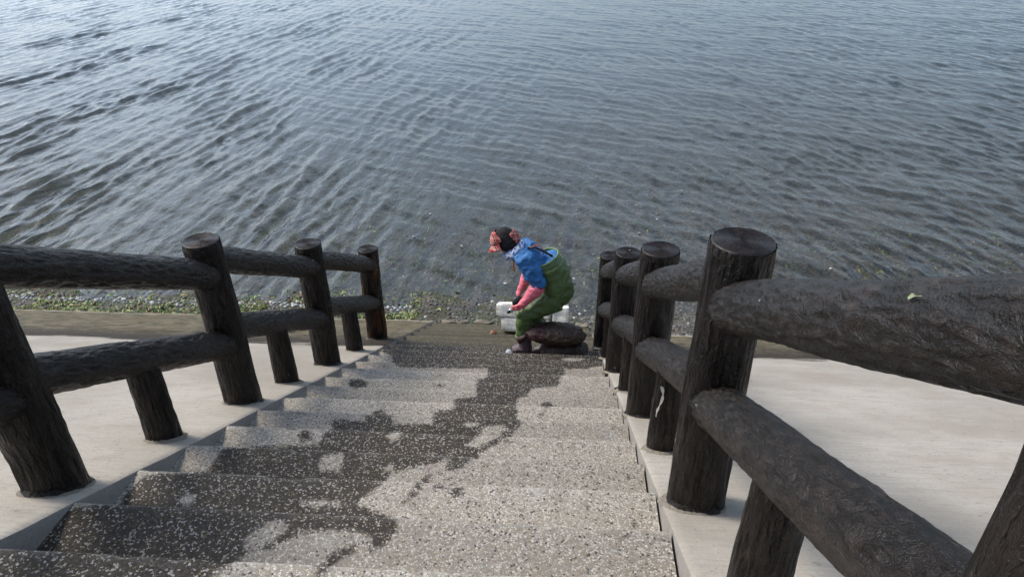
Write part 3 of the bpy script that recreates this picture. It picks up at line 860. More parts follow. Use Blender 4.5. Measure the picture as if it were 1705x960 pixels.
def railing(label, posts, up_h, lo_h, shorts, rust_at, lean):
    p0 = posts[0]
    root = tag(empty('railing', (p0[0], p0[1], gz(p0[1]))), label, 'railing', 'log-look railings on both sides of the stairs')
    sd = hash_seed = 3 + int(p0[0] * 10)
    for i, (x, y, h) in enumerate(posts):
        ln = lean.get(i, 0.0)
        z = gz(y)
        mat = MAT['rustlog'] if i == rust_at else MAT['log']
        po = add_log('post', (x, y, z - 0.14), (x + ln, y, z + h - 0.012), 0.101, 0.094, sd + i * 5, root, mat, flare=0.0)
        ct = link_mesh('cut_top', cut_end('cut_top', 0.094, sd + i), MAT['logend'], po)
        ct.location = (0.006 * noise.noise(Vector((sd + i * 5, (h + 0.128) * 2.2, 0))), 0.006 * noise.noise(Vector((sd + i * 5, (h + 0.128) * 2.2, 5))), h + 0.128)
        if i == rust_at: po['label'] = 'rust-streaked end post'
        # a skirt of mortar and paint round the foot
        V = []
        for rr, dz in ((0.098, 0.030), (0.104, 0.012), (0.112, 0.003), (0.122, -0.012)):
            for a in range(30):
                th = 2 * math.pi * a / 30
                r2 = rr * (1 + 0.05 * noise.noise(Vector((math.cos(th) * 2, math.sin(th) * 2, i * 3 + x))))
                yy_ = r2 * math.sin(th)
                V.append((r2 * math.cos(th), yy_, 0.14 - M * yy_ + dz))
        link_mesh('foot_collar', mesh_np('foot_collar', V, grid_faces(4, 30, True)), mat, po)
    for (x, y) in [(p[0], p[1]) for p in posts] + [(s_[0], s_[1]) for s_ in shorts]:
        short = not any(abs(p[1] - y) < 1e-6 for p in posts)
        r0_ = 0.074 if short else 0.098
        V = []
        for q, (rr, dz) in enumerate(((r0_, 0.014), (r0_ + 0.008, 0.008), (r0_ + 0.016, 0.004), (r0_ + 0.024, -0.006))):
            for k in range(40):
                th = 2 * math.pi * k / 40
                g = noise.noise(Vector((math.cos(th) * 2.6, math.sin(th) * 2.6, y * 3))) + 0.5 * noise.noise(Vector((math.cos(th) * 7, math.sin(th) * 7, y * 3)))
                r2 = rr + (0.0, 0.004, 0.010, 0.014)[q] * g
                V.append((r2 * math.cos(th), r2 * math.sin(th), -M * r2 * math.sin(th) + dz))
        mo = link_mesh('dirt_shade_ring', mesh_np('dirt_shade_ring', V, grid_faces(4, 40, True)), MAT['dirt_shade'], root)  # darker ring at the foot: dirt, with contact shade put into its colour
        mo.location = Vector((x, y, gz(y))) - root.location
    for i in range(len(posts) - 1):
        (xa, ya, _), (xb, yb, _) = posts[i], posts[i + 1]
        for nm, (ha, hb), r in (('top_rail', up_h[i], 0.074), ('lower_rail', lo_h[i], 0.076)):
            A = (xa + lean.get(i, 0.0) * ha, ya + 0.02, gz(ya) + ha); B = (xb + lean.get(i + 1, 0.0) * hb, yb - 0.035, gz(yb) + hb)
            add_log(nm, A, B, r * 1.0, r * 1.04, sd + 40 + i * 3 + (1 if nm == 'top_rail' else 0), root, MAT['raillog'], amp=0.006, wob=0.005, bark=(4.2, 11.0), ridge=0.012, flare=0.006)
    for j, (x, y, top) in enumerate(shorts):
        i = max(k for k in range(len(posts)) if posts[k][1] < y)
        t = (y - posts[i][1]) / (posts[i + 1][1] - posts[i][1])
        x = posts[i][0] + (posts[i + 1][0] - posts[i][0]) * t
        zt = (gz(posts[i][1]) + lo_h[i][0]) * (1 - t) + (gz(posts[i + 1][1]) + lo_h[i][1]) * t
        add_log('short_post', (x, y, gz(y) - 0.12), (x, y, zt - 0.012), 0.079, 0.066, sd + 80 + j * 3, root, MAT['log'], amp=0.006)
    return root

left_posts = [(-1.84, 0.40, 1.06), (-1.84, 1.70, 1.065), (-1.848, 3.04, 1.064), (-1.832, 4.30, 1.075), (-1.89, 5.80, 1.057)]
rail_l = railing('dark brown log-look railing left of the stairs, its last post rust-streaked', left_posts,
                 [(0.93, 0.87), (0.925, 0.868), (0.935, 0.895), (0.935, 0.893)],
                 [(0.50, 0.44), (0.487, 0.432), (0.51, 0.458), (0.52, 0.452)],
                 [(-1.84, 1.03, 0.42), (-1.84, 2.32, 0.42), (-1.83, 3.60, 0.45), (-1.855, 5.01, 0.44)], 4, {3: 0.008, 4: 0.02})
right_posts = [(0.55, 0.497, 1.07), (0.506, 1.825, 1.075), (0.494, 3.08, 1.065), (0.470, 4.39, 1.058), (0.442, 5.66, 1.038)]
rail_r = railing('dark brown log-look railing right of the stairs, its near rail filling the frame edge', right_posts,
                 [(0.905, 0.862), (0.935, 0.875), (0.93, 0.88), (0.93, 0.88)],
                 [(0.462, 0.49), (0.515, 0.475), (0.51, 0.46), (0.51, 0.46)],
                 [(0.50, 1.19, 0.50), (0.496, 2.45, 0.44), (0.455, 3.70, 0.44), (0.455, 5.03, 0.44)], -1, {1: 0.018, 3: 0.008, 4: 0.014})
# white drip of old paint down the short post between the first two posts
dv_, df_ = [], []
for q in range(9):
    t = q / 8.0
    w = 0.006 - 0.004 * t + 0.003 * math.sin(q * 2.3)
    x = 0.496 - 0.048 + 0.01 * math.sin(t * 5); zc = 0.415 - 0.17 * t
    for s in (-1, 1):
        dv_.append((x + s * w, 2.45 - 0.064 + 0.004 * (s == -1) , gz(2.45) + zc))
for q in range(8):
    df_.append((2 * q, 2 * q + 1, 2 * q + 3, 2 * q + 2))
dr = link_mesh('paint_drip', mesh_np('paint_drip', dv_, df_), MAT['drip'], rail_r)
dr.location = -rail_r.location

# ================================================================== THE THINGS ON THE STAIRS
def remesh(name, parts, voxel, smooth_it, mat, parent, wrinkle=0.0, wscale=9.0, seed=0.0, decimate=None):
    """union of closed tubes -> one continuous skin, smoothed and creased"""
    V, F = [], []
    for (v, f) in parts:
        b = len(V); V += [tuple(p) for p in v]; F += [tuple(i + b for i in q) for q in f]
    me = bpy.data.meshes.new(name + '_src'); me.from_pydata(V, [], F); me.update()
    tmp = bpy.data.objects.new(name + '_src', me); col.objects.link(tmp)
    md = tmp.modifiers.new('r', 'REMESH'); md.mode = 'VOXEL'; md.voxel_size = voxel
    ms = tmp.modifiers.new('s', 'SMOOTH'); ms.iterations = smooth_it; ms.factor = 0.5
    dg = bpy.context.evaluated_depsgraph_get()
    out = bpy.data.meshes.new_from_object(tmp.evaluated_get(dg))
    bpy.data.objects.remove(tmp, do_unlink=True); bpy.data.meshes.remove(me)
    out.name = name
    if wrinkle:
        nv = len(out.vertices)
        nrm = [v.normal.copy() for v in out.vertices]
        for v, n_ in zip(out.vertices, nrm):
            p = v.co
            w = noise.noise(Vector((p.x * wscale + seed, p.y * wscale * 0.8, p.z * wscale * 2.0)))
            w2 = noise.noise(Vector((p.x * wscale * 2.2, p.y * wscale * 2, p.z * wscale * 3.0 + seed)))
            v.co = p + n_ * wrinkle * (w * 0.8 - abs(w2) * 0.9)
    out.update()
    o = link_mesh(name, out, mat, parent)
    if parent is not None:
        o.location = -parent.location
    return o

def tube(path, radii, up=(0, 1, 0), n=20):
    """closed tube; radii may be r or (a, b): a along `up`, b across"""
    P = [Vector(p) for p in path]; V, F = [], []
    up = Vector(up)
    for i, p in enumerate(P):
        d = (P[min(i + 1, len(P) - 1)] - P[max(i - 1, 0)]).normalized()
        s = (up - d * up.dot(d)).normalized(); c = d.cross(s)
        r = radii[i]; a, b = (r, r) if isinstance(r, (int, float)) else r
        for k in range(n):
            th = 2 * math.pi * k / n
            V.append(p + s * a * math.cos(th) + c * b * math.sin(th))
    for i in range(len(P) - 1):
        for k in range(n):
            k2 = (k + 1) % n
            F.append((i * n + k, i * n + k2, (i + 1) * n + k2, (i + 1) * n + k))
    V.append(P[0]); V.append(P[-1])
    for k in range(n):
        F.append((len(V) - 2, (k + 1) % n, k)); F.append((len(V) - 1, (len(P) - 1) * n + k, (len(P) - 1) * n + (k + 1) % n))
    return V, F

def ball(c, r, n=16, rot=None):
    bm = bmesh.new(); bmesh.ops.create_uvsphere(bm, u_segments=n, v_segments=n // 2 + 2, radius=1)
    rx, ry, rz = r if not isinstance(r, (int, float)) else (r, r, r)
    mt = Matrix.Translation(Vector(c)) @ (rot if rot else Matrix.Identity(4)) @ Matrix.Diagonal((rx, ry, rz, 1))
    V = [mt @ v.co for v in bm.verts]; F = [tuple(v.index for v in f.verts) for f in bm.faces]
    bm.free(); return V, F

# ---- person: bent forward, facing left, near (left) arm reaching down
T13 = gz(nose(13)); T14 = gz(nose(14))
person = tag(empty('person', (-0.3, 5.42, T13)), 'person in blue jacket, green waders, pink gloves and plaid cap bending over on the steps', 'person')
tilt = Matrix.Rotation(R(-38), 4, 'Y')      # head tipped forward, towards -x
HC = Vector((-0.500, 5.545, 2.415))
def hd(x, y, z):                            # head space: -x is the face, z up
    return HC + (tilt @ Vector((x, y, z)))
# body: one continuous figure (head, neck, torso, limbs)
nS, nE, nW = Vector((-0.325, 5.405, 2.285)), Vector((-0.195, 5.352, 2.085)), Vector((-0.322, 5.335, 1.885))
fS, fE, fW = Vector((-0.345, 5.70, 2.265)), Vector((-0.27, 5.77, 2.03)), Vector((-0.36, 5.71, 1.835))
hipN, hipF = Vector((-0.035, 5.47, 1.865)), Vector((-0.03, 5.64, 1.865))
kN, aN = Vector((-0.335, 5.41, 1.690)), Vector((-0.325, 5.40, T13 + 0.10))
kF, aF = Vector((-0.26, 5.66, 1.590)), Vector((-0.115, 5.63, T14 + 0.10))
torso = [(-0.02, 5.55, 1.84), (-0.05, 5.55, 1.93), (-0.13, 5.55, 2.05), (-0.23, 5.55, 2.16), (-0.33, 5.55, 2.25), (-0.40, 5.55, 2.295)]
body_parts = [
    tube(torso, [(0.10, 0.08), (0.15, 0.115), (0.145, 0.11), (0.155, 0.115), (0.15, 0.10), (0.07, 0.06)]),
    tube([(-0.38, 5.55, 2.28), (-0.43, 5.548, 2.335), HC], [0.058, 0.052, 0.05]),
    ball(HC, (0.095, 0.074, 0.108), rot=tilt),
    ball(hd(-0.055, 0, -0.055), (0.045, 0.05, 0.055), rot=tilt),
    ball(hd(-0.100, 0, -0.015), (0.020, 0.013, 0.022), rot=tilt),      # nose
    ball(hd(-0.092, 0, -0.062), (0.012, 0.024, 0.008), rot=tilt),      # lips
    ball(hd(0.005, -0.076, -0.01), (0.018, 0.010, 0.03), rot=tilt), ball(hd(0.005, 0.076, -0.01), (0.018, 0.010, 0.03), rot=tilt),
    tube([nS, nE, nW], [0.048, 0.038, 0.028]), tube([fS, fE, fW], [0.048, 0.038, 0.028]),
    tube([hipN, kN, aN, aN - Vector((0, 0, 0.06))], [0.08, 0.055, 0.04, 0.035]), tube([hipF, kF, aF, aF - Vector((0, 0, 0.06))], [0.08, 0.055, 0.04, 0.035]),
]
body = remesh('body', body_parts, 0.009, 3, MAT['skin'], person)
for s in (-1, 1):
    ev, ef = ball(hd(-0.083, s * 0.030, 0.012), 0.010, 10)
    e = bpy.data.meshes.new('eye'); e.from_pydata(ev, [], ef)
    eo = link_mesh('eye', e, MAT['dark'], body); 
# jacket: upper torso, hood bulk at the neck, both sleeves
jk = [tube([(-0.10, 5.55, 2.02), (-0.17, 5.55, 2.12), (-0.25, 5.55, 2.20), (-0.32, 5.55, 2.265), (-0.375, 5.55, 2.30), (-0.405, 5.55, 2.315)],
           [(0.155, 0.12), (0.175, 0.13), (0.185, 0.135), (0.175, 0.125), (0.12, 0.10), (0.085, 0.08)]),
      ball((-0.118, 5.55, 2.213), (0.108, 0.155, 0.048), rot=Matrix.Rotation(R(-38), 4, 'Y')),
      ball((-0.315, 5.55, 2.345), (0.085, 0.115, 0.05), rot=Matrix.Rotation(R(-30), 4, 'Y')),
      tube([nS + Vector((-0.035, 0.06, 0.03)), nS, nS.lerp(nE, 0.45), nE, nE + Vector((0.005, -0.004, -0.03))], [0.085, 0.093, 0.090, 0.083, 0.072]),
      tube([fS + Vector((-0.02, -0.06, 0.02)), fS, fS.lerp(fE, 0.5), fE, fE + Vector((-0.02, 0, -0.04))], [0.085, 0.092, 0.088, 0.08, 0.07])]
jacket = remesh('jacket', jk, 0.010, 3, MAT['jacket'], person, wrinkle=0.022, wscale=8, seed=2.0)
# orange trim: collar cord and a drawstring behind the neck
def cord(name, pts, r, mat, parent):
    v, f = tube(pts, [r] * len(pts), up=(0.3, 1, 0.2), n=8)
    me = bpy.data.meshes.new(name); me.from_pydata(v, [], f)
    o = link_mesh(name, me, mat, parent)
    if parent is person: o.location = -person.location
    return o
cord('drawcord', [(-0.27, 5.44, 2.385), (-0.24, 5.46, 2.40), (-0.205, 5.50, 2.385), (-0.17, 5.52, 2.345), (-0.155, 5.50, 2.30)], 0.005, MAT['orange'], person)
cord('zip_edge', [(-0.425, 5.50, 2.235), (-0.43, 5.50, 2.17), (-0.425, 5.51, 2.11)], 0.007, MAT['orange'], person)
# waders: high loose bib standing off the back, seat and both legs down to the boots
wd = [tube([(0.005, 5.55, 1.79), (-0.005, 5.55, 1.86), (-0.03, 5.55, 1.95), (-0.06, 5.55, 2.03), (-0.09, 5.55, 2.115), (-0.115, 5.55, 2.19)],
           [(0.13, 0.085), (0.185, 0.128), (0.200, 0.150), (0.198, 0.158), (0.192, 0.155), (0.188, 0.150)]),
      ball((0.02, 5.55, 1.905), (0.115, 0.17, 0.115)),
      tube([hipN + Vector((0.02, -0.01, 0)), hipN.lerp(kN, 0.5) + Vector((0, 0, 0.008)), kN, kN.lerp(aN, 0.5), aN + Vector((0, 0, 0.115))], [0.128, 0.113, 0.094, 0.083, 0.083]),
      tube([hipF + Vector((0.02, 0.01, 0)), hipF.lerp(kF, 0.5), kF, kF.lerp(aF, 0.5), aF + Vector((0, 0, 0.115))], [0.128, 0.110, 0.092, 0.082, 0.082])]
waders = remesh('waders', wd, 0.010, 3, MAT['wader'], person, wrinkle=0.018, wscale=7, seed=5.0)
# the open back of the bib: a thin shell that stands away from the jacket
bv, bf_ = [], []
nb = 26
for layer in (0, 1):
    for t_ in range(5):
        tt = t_ / 4.0
        c = Vector((-0.085, 5.55, 2.10)).lerp(Vector((-0.160, 5.55, 2.226)), tt)
        for k in range(nb + 1):
            th = R(-105) + R(210) * k / nb
            sag = 0.5 + 0.5 * math.cos(th)
            rx = (0.150 + 0.004 * tt * sag) - layer * 0.008; ry = 0.192 - 0.03 * tt - layer * 0.008
            d = Vector((math.cos(th) * rx * 0.86, math.sin(th) * ry, math.cos(th) * rx * 0.40))
            drop = 0.02 * tt * (1 - sag)
            w = 0.006 * noise.noise(Vector((th * 3, tt * 4, 1)))
            bv.append(c + d * (1 + w) + Vector((0.02 * tt * 0, 0, drop)))
nn = nb + 1
for layer in (0, 1):
    for t_ in range(4):
        for k in range(nb):
            a = layer * 5 * nn + t_ * nn + k
            q = (a, a + 1, a + nn + 1, a + nn)
            bf_.append(q if layer == 0 else q[::-1])
for k in range(nb):
    a = 4 * nn + k; b = 5 * nn + 4 * nn + k
    bf_.append((a, a + 1, b + 1, b))
bme = bpy.data.meshes.new('bib'); bme.from_pydata(bv, [], bf_)
bib = link_mesh('bib', bme, MAT['wader'], waders)
hemv = [bv[4 * nn + k] + Vector((0, 0, 0.002)) for k in range(nb + 1)]
v, f = tube(hemv, [0.006] * len(hemv), up=(0, 0, 1), n=8)
hme = bpy.data.meshes.new('bib_hem'); hme.from_pydata(v, [], f)
link_mesh('bib_hem', hme, MAT['hem'], waders)
cord('shoulder_strap', [(-0.075, 5.45, 2.30), (-0.15, 5.44, 2.355), (-0.225, 5.45, 2.385), (-0.30, 5.45, 2.385)], 0.011, MAT['dark'], person)
for nm, (k_, a_) in (('leg_hem', (kN, aN)), ('leg_hem', (kF, aF))):
    cc_ = a_ + Vector((0, 0, 0.108))
    ring = [cc_ + Vector((0.086 * math.cos(t), 0.086 * math.sin(t), 0.010 * math.cos(t))) for t in np.linspace(0, 6.2832, 21)]
    v, f = tube(ring, [0.005] * 21, up=(0, 0, 1), n=8)
    m_ = bpy.data.meshes.new(nm); m_.from_pydata(v, [], f)
    link_mesh(nm, m_, MAT['hem'], waders)
# boots
for nm, a_, sole in (('boot', aN, T13), ('boot', aF, T14)):
    bp_ = [tube([a_ + Vector((0.0, 0, 0.13)), a_ + Vector((0, 0, 0.04)), a_ + Vector((0.005, 0, -0.04)), Vector((a_.x + 0.005, a_.y, sole + 0.012))], [0.070, 0.066, 0.066, 0.060]),
           tube([Vector((a_.x + 0.055, a_.y, sole + 0.042)), Vector((a_.x - 0.03, a_.y, sole + 0.048)), Vector((a_.x - 0.085, a_.y, sole + 0.042)), Vector((a_.x - 0.12, a_.y, sole + 0.032))],
                [(0.040, 0.040), (0.048, 0.047), (0.050, 0.040), (0.030, 0.028)])]
    remesh(nm, bp_, 0.008, 2, MAT['boot'], person, wrinkle=0.004, wscale=14)
# gloves: long cuffs, palm, four fingers and a thumb
def glove(E_, W_, hand_dir, side, fore, seed):
    d = Vector(hand_dir).normalized(); s = Vector(side).normalized(); u = d.cross(s).normalized()
    pc = W_ + d * 0.055
    parts = [tube([E_ + (W_ - E_) * -0.02, E_.lerp(W_, 0.3), E_.lerp(W_, 0.7), W_, pc], fore, n=18),
             tube([W_, pc, pc + d * 0.045], [(0.036, 0.026), (0.043, 0.024), (0.040, 0.020)], up=s)]
    for q, L in enumerate((0.066, 0.076, 0.070, 0.055)):
        b = pc + d * 0.035 + s * (0.031 - 0.0205 * q)
        curl = 0.55 + 0.1 * q
        p1 = b + d * L * 0.42 + u * L * 0.16; p2 = p1 + d * L * 0.20 + u * L * 0.36; p3 = p2 - d * L * 0.12 + u * L * 0.30
        parts.append(tube([b, p1, p2, p3], [0.0115, 0.0112, 0.0105, 0.009], up=s, n=10))
    b = W_ + d * 0.035 + s * 0.034
    parts.append(tube([b, b + s * 0.022 + d * 0.026 + u * 0.012, b + s * 0.020 + d * 0.055 + u * 0.032, b + s * 0.006 + d * 0.072 + u * 0.046], [0.014, 0.0135, 0.012, 0.0095], up=u, n=10))
    return remesh('glove', parts, 0.0048, 1, MAT['glove'], person, wrinkle=0.005, wscale=16, seed=seed), pc + d * 0.05 + u * 0.03, d, s, u
hdn = Vector((-0.62, -0.02, -0.78))
g1, grip, gd, gs, gu = glove(nE + Vector((0.005, -0.012, -0.03)), nW, hdn, (-0.45, -0.80, 0.36), [0.066, 0.068, 0.052, 0.042, 0.036], 1.0)
glove(fE + Vector((-0.02, 0, -0.03)), fW, (-0.5, -0.1, -0.85), (-0.3, 0.9, 0.2), [0.066, 0.064, 0.052, 0.042, 0.036], 4.0)
# cap: plaid crown and long brim, black cloth over ears and neck, plaid tail behind
def shell(name, f, nu, nv, mat, parent, thick=0.004):
    V = np.array([f(i / (nu - 1), j / (nv - 1))[:] for i in range(nu) for j in range(nv)])
    me = mesh_np(name, V, grid_faces(nu, nv))
    o = link_mesh(name, me, mat, parent)
    md = o.modifiers.new('thick', 'SOLIDIFY'); md.thickness = thick; md.offset = 1.0
    if parent is person: o.location = -person.location
    return o
def crown(u, v):
    th = math.pi + (v - 0.5) * R(205); ph = R(4) + R(78) * u
    w = 1 + 0.05 * noise.noise(Vector((math.cos(th) * 2, math.sin(th) * 2, u * 3)))
    return hd(-0.030 + 0.110 * w * math.sin(ph) * math.cos(th), 0.094 * w * math.sin(ph) * math.sin(th), 0.022 + 0.108 * w * math.cos(ph))
cap = shell('cap', crown, 12, 36, MAT['plaid'], person)
def brim(u, v):
    th = math.pi + (v - 0.5) * R(150); r = 0.098 + u * 0.085 * (0.35 + 0.65 * math.cos((v - 0.5) * R(150)))
    w = 0.010 * math.sin(v * 11) * u
    return hd(-0.018 + r * math.cos(th), 0.088 / 0.098 * r * math.sin(th), 0.045 - 0.035 * u + w - 0.03 * u * abs(v - 0.5))
bo = shell('brim', brim, 8, 26, MAT['plaid'], cap, 0.006)
def hoodf(u, v):
    th = R(-180) + R(360) * v
    if u < 0.5:
        ph = R(3) + R(87) * u / 0.5
        r = 0.098 * math.sin(ph); z = 0.012 + 0.108 * math.cos(ph)
    else:
        t = (u - 0.5) / 0.5
        face = max(0.0, -math.cos(th) - 0.45)                    # open at the face
        r = 0.098 - 0.006 * t + 0.012 * math.sin(t * 3) - 0.0 * face
        z = 0.012 - 0.098 * t * (1.0 - min(1.0, face * 2.2))
    r *= 1 + 0.05 * noise.noise(Vector((math.cos(th) * 2, math.sin(th) * 2, u * 4)))
    return hd(0.004 + r * 1.02 * math.cos(th), r * 0.94 * math.sin(th), z)
shell('head_cloth', hoodf, 20, 44, MAT['black'], person, 0.004)
def tail(u, v):
    th = R(-52) + R(48) * v
    r = 0.112 + 0.006 * math.sin(u * 3)
    return hd(0.012 + r * math.cos(th), r * 0.97 * math.sin(th), 0.045 - 0.105 * u)
shell('cap_tail', tail, 8, 14, MAT['plaid'], cap, 0.004)
# scarf wound round chin and neck
sc_parts = [tube([hd(-0.035, 0, -0.075), hd(-0.01, 0, -0.125), Vector((-0.425, 5.55, 2.315))], [(0.090, 0.092), (0.104, 0.100), (0.108, 0.088)]),
            tube([hd(-0.085, -0.045, -0.085), hd(-0.055, -0.090, -0.115), hd(0.01, -0.105, -0.125), hd(0.075, -0.075, -0.115), hd(0.10, 0.0, -0.11)], [0.028, 0.040, 0.044, 0.038, 0.03])]
remesh('scarf', sc_parts, 0.008, 2, MAT['scarf'], person, wrinkle=0.010, wscale=16, seed=9)
# dark pouch hanging behind the knee
pv, pf = tube([(-0.40, 5.63, 1.76), (-0.405, 5.63, 1.70), (-0.41, 5.63, 1.62)], [(0.03, 0.045), (0.035, 0.055), (0.03, 0.04)], n=12)
pm = bpy.data.meshes.new('pouch'); pm.from_pydata(pv, [], pf)
po_ = link_mesh('pouch', pm, MAT['dark'], person); po_.location = -person.location

# ---- the tool held in the near hand
tool = tag(empty('hand_tool', grip), 'small yellow and silver hand tool held in the near pink glove', 'tool')
def part_tube(name, pts, rr, mat, parent, n=14, up=(0, 0, 1)):
    v, f = tube([Vector(p) - parent.location for p in pts], rr, up=up, n=n)
    me = bpy.data.meshes.new(name); me.from_pydata(v, [], f)
    return link_mesh(name, me, mat, parent)
ta = (gs * 0.85 - gu * 0.1 + gd * 0.35).normalized()
part_tube('grip', [grip - ta * 0.055, grip - ta * 0.02, grip + ta * 0.02, grip + ta * 0.045], [0.015, 0.019, 0.018, 0.016], MAT['yellow'], tool)
part_tube('ferrule', [grip + ta * 0.044, grip + ta * 0.06, grip + ta * 0.09], [0.017, 0.020, 0.018], MAT['steel'], tool)
part_tube('tip', [grip + ta * 0.088, grip + ta * 0.105, grip + ta * 0.118], [0.017, 0.014, 0.006], MAT['dark'], tool)

# ---- two net sacks lying one on the other on the same tread
def sack(loc, half, rise, label, seed, neck):
    root = tag(empty('net_sack', loc), label, 'sack', 'net sacks beside the bending person')
    L = Vector(loc)
    x0, x1 = -half, half
    path, rad = [], []
    for q in range(13):
        t = q / 12.0
        path.append(L + Vector((x0 + (x1 - x0) * t, 0.012 * math.sin(t * 5 + seed), rise + 0.012 * math.sin(t * 3.2))))
        e = max(0.0, 1 - abs(2 * t - 1) ** (3.2 if t > 0.5 else 2.2)) ** 0.5
        rad.append((max(0.02, 0.135 * e), max(0.02, rise * 1.02 * e)))
    o = remesh('bag', [tube(path, rad, n=24)], 0.009, 2, MAT['sack'], root, wrinkle=0.014, wscale=13, seed=seed)
    # gathered neck with tie
    nx = L + Vector((x0 + 0.015, 0, rise * 0.75))
    part_tube('neck', [nx + Vector((0.05, 0, 0.01)), nx, nx + Vector((-0.035, -0.01, -0.02)), nx + Vector((-0.075, -0.02, -0.045))], [0.05, 0.024, 0.030, 0.038], MAT['sack'], root, up=(0, 1, 0))
    part_tube('tie', [nx + Vector((0.006, 0, 0)), nx + Vector((-0.012, 0, 0))], [0.028, 0.028], MAT['strap'], root, up=(0, 1, 0))
    return root
s_low = sack((0.045, 5.335, T13), 0.235, 0.092, 'dark olive net sack lying underneath the other sack on the wet step', 3.0, False)
s_up = sack((-0.035, 5.335, T13 + 0.155), 0.29, 0.104, 'maroon and olive net sack lying on top of the other sack', 7.0, True)

# ---- weathered foam float resting on the nosings behind the person
O = Vector((-0.32, 6.66, gz(6.66) + 0.012))
foam = empty('foam_float', O)
foam.rotation_euler = (-ALPHA, 0, R(-1.5))
tag(foam, 'weathered white foam float of taped-together blocks behind the person', 'float')
def block(name, c, s, seed, skew=(0, 0)):
    bm = bmesh.new(); bmesh.ops.create_cube(bm, size=1.0)
    bmesh.ops.subdivide_edges(bm, edges=bm.edges[:], cuts=5, use_grid_fill=True)
    for v in bm.verts:
        p = v.co.copy()
        e = sorted([abs(p.x), abs(p.y), abs(p.z)])
        rnd = 0.0
        if e[1] > 0.49: rnd = 0.006
        if e[0] > 0.49: rnd = 0.014
        q = Vector((p.x * s[0], p.y * s[1], p.z * s[2]))
        q -= Vector((math.copysign(min(rnd, s[0] / 3), p.x) * (abs(p.x) > .49), math.copysign(min(rnd, s[1] / 3), p.y) * (abs(p.y) > .49), math.copysign(min(rnd, s[2] / 4), p.z) * (abs(p.z) > .49)))
        q += Vector(c) + Vector((skew[0] * p.z, 0, skew[1] * p.x))
        n_ = noise.noise_vector(q * 8 + Vector((seed, 0, 0))) * 0.010 + noise.noise_vector(q * 22 + Vector((seed, 0, 0))) * 0.005
        v.co = q + n_
    me = bpy.data.meshes.new(name); bm.to_mesh(me); bm.free()
    return link_mesh(name, me, MAT['foam'], foam, smooth=False)
# local frame: x right, y down the stairs, z off the slope
block('foam_block', (-0.212, 0.17, 0.240), (0.436, 0.34, 0.165), 1.0)
block('foam_block', (-0.175, 0.17, 0.080), (0.385, 0.32, 0.172), 2.0, skew=(-0.02, 0))
block('foam_block', (0.115, 0.17, 0.222), (0.226, 0.33, 0.155), 3.0)
block('foam_block', (0.116, 0.17, 0.074), (0.214, 0.32, 0.158), 4.0)
block('foam_block', (0.322, 0.17, 0.152), (0.196, 0.33, 0.295), 5.0, skew=(0.01, 0))
for sx in (0.2225,):
    sv = []
    w = 0.012
    loop = [(-0.012, 0.02), (-0.012, 0.29), (0.35, 0.29), (0.35, 0.02)]
    for (a, b) in loop + loop[:1]:
        sv += [(sx - w, a, b), (sx + w, a, b)]
    link_mesh('strap', mesh_np('strap', sv, [(2 * q, 2 * q + 1, 2 * q + 3, 2 * q + 2) for q in range(4)]), MAT['strap'], foam, smooth=False)

# ---- small things
def lump(name, c, r, mat, seed, label, cat, group=None):
    v, f = ball((0, 0, 0), r, 14)
    V = [p * (1 + 0.5 * noise.noise(p * (1.6 / max(r)) + Vector((seed, 0, 0)))) for p in v]
    me = bpy.data.meshes.new(name); me.from_pydata(V, [], f)
    o = link_mesh(name, me, mat); o.location = c; o.rotation_euler = (0, 0, seed)
    return tag(o, label, cat, group)
y_ = nose(17) - 0.08
lump('shell', (-0.78, y_, gz(nose(17)) + 0.018), (0.045, 0.032, 0.022), MAT['brownstone'], 1.3, 'reddish brown shell on the step left of the foam float', 'shell')
lump('scrap', (-0.475, 5.375, T13 + 0.014), (0.045, 0.03, 0.014), MAT['white'], 2.1, 'crumpled pale plastic scrap at the toe of the near boot', 'scrap')
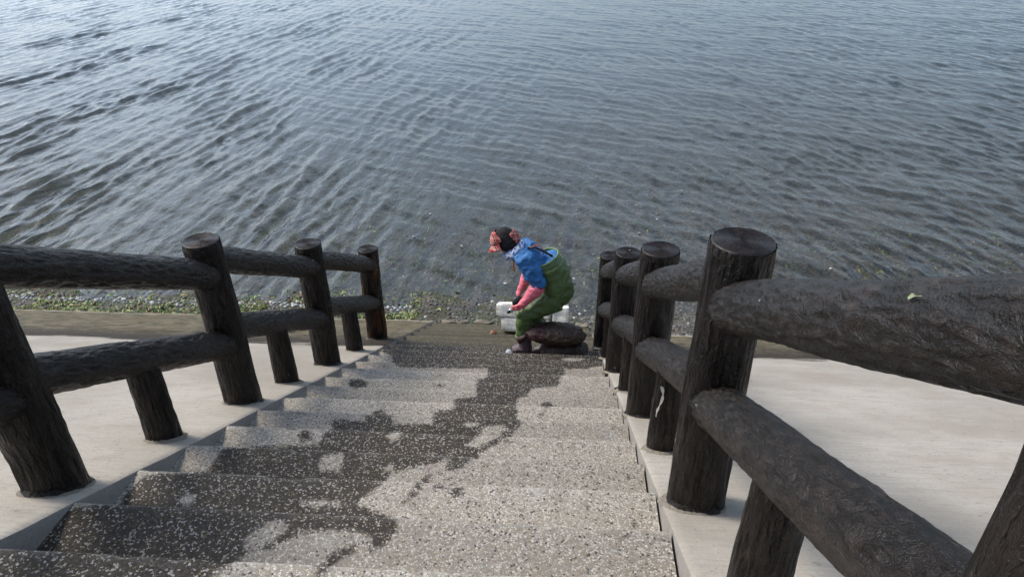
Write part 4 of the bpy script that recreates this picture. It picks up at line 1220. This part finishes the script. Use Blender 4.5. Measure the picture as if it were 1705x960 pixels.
# broken edge of the lowest tread
def slab(c, s, seed, label):
    bm = bmesh.new(); bmesh.ops.create_cube(bm, size=1.0)
    bmesh.ops.subdivide_edges(bm, edges=bm.edges[:], cuts=7, use_grid_fill=True)
    for v in bm.verts:
        q = Vector((v.co.x * s[0], v.co.y * s[1], v.co.z * s[2]))
        v.co = q + noise.noise_vector(q * 9 + Vector((seed, 0, 0))) * 0.035 + noise.noise_vector(q * 30 + Vector((seed, 0, 0))) * 0.012
    me = bpy.data.meshes.new('concrete_slab'); bm.to_mesh(me); bm.free()
    o = link_mesh('concrete_slab', me, MAT['tan']); o.location = c; o.rotation_euler = (R(-14), 0, R(4) * math.sin(seed))
    return tag(o, label, 'concrete', 'broken slabs at the foot of the stairs')
zb = gz(nose(19)) - 0.035
slab((-1.36, nose(19) + 0.06, zb), (0.34, 0.10, 0.04), 1.0, 'long broken concrete slab at the foot of the stairs, by the left concrete slope')
slab((-0.98, nose(19) + 0.10, zb - 0.01), (0.22, 0.09, 0.04), 4.0, 'shorter broken concrete slab at the foot of the stairs, nearer the foam float')
slab((0.29, nose(19) + 0.05, zb), (0.15, 0.14, 0.06), 7.0, 'pale concrete slab at the foot of the stairs, beside the right railing')
# green leaf on the near right rail
near_rail = [o for o in rail_r.children if o.name.startswith('top_rail')][0]
bpy.context.view_layer.update()
mi = near_rail.matrix_world.inverted()
start = Vector((0.482, 0.835, gz(0.835) + 1.5))
hit, loc, nor, _ = near_rail.ray_cast(mi @ start, (mi.to_3x3() @ Vector((0, 0, -1))).normalized())
loc = near_rail.matrix_world @ loc; nor = (near_rail.matrix_world.to_3x3() @ nor).normalized()
V = []
for q in range(9):
    t = q / 8.0
    w = 0.0050 * math.sin(math.pi * min(1, t * 1.45)) if t < 0.68 else 0.0007
    for s in (-1, 0, 1):
        V.append((-0.014 + 0.034 * t, s * w + 0.006 * t * t, 0.003 + 0.003 * math.sin(t * 3) + abs(s) * 0.0012))
me = mesh_np('leaf', V, grid_faces(9, 3))
lf = link_mesh('leaf', me, MAT['leaf'])
lf.matrix_world = Matrix.Translation(loc) @ nor.to_track_quat('Z', 'Y').to_matrix().to_4x4() @ Matrix.Rotation(R(25), 4, 'Z')
tag(lf, 'small green leaf lying on the near top rail on the right', 'leaf')
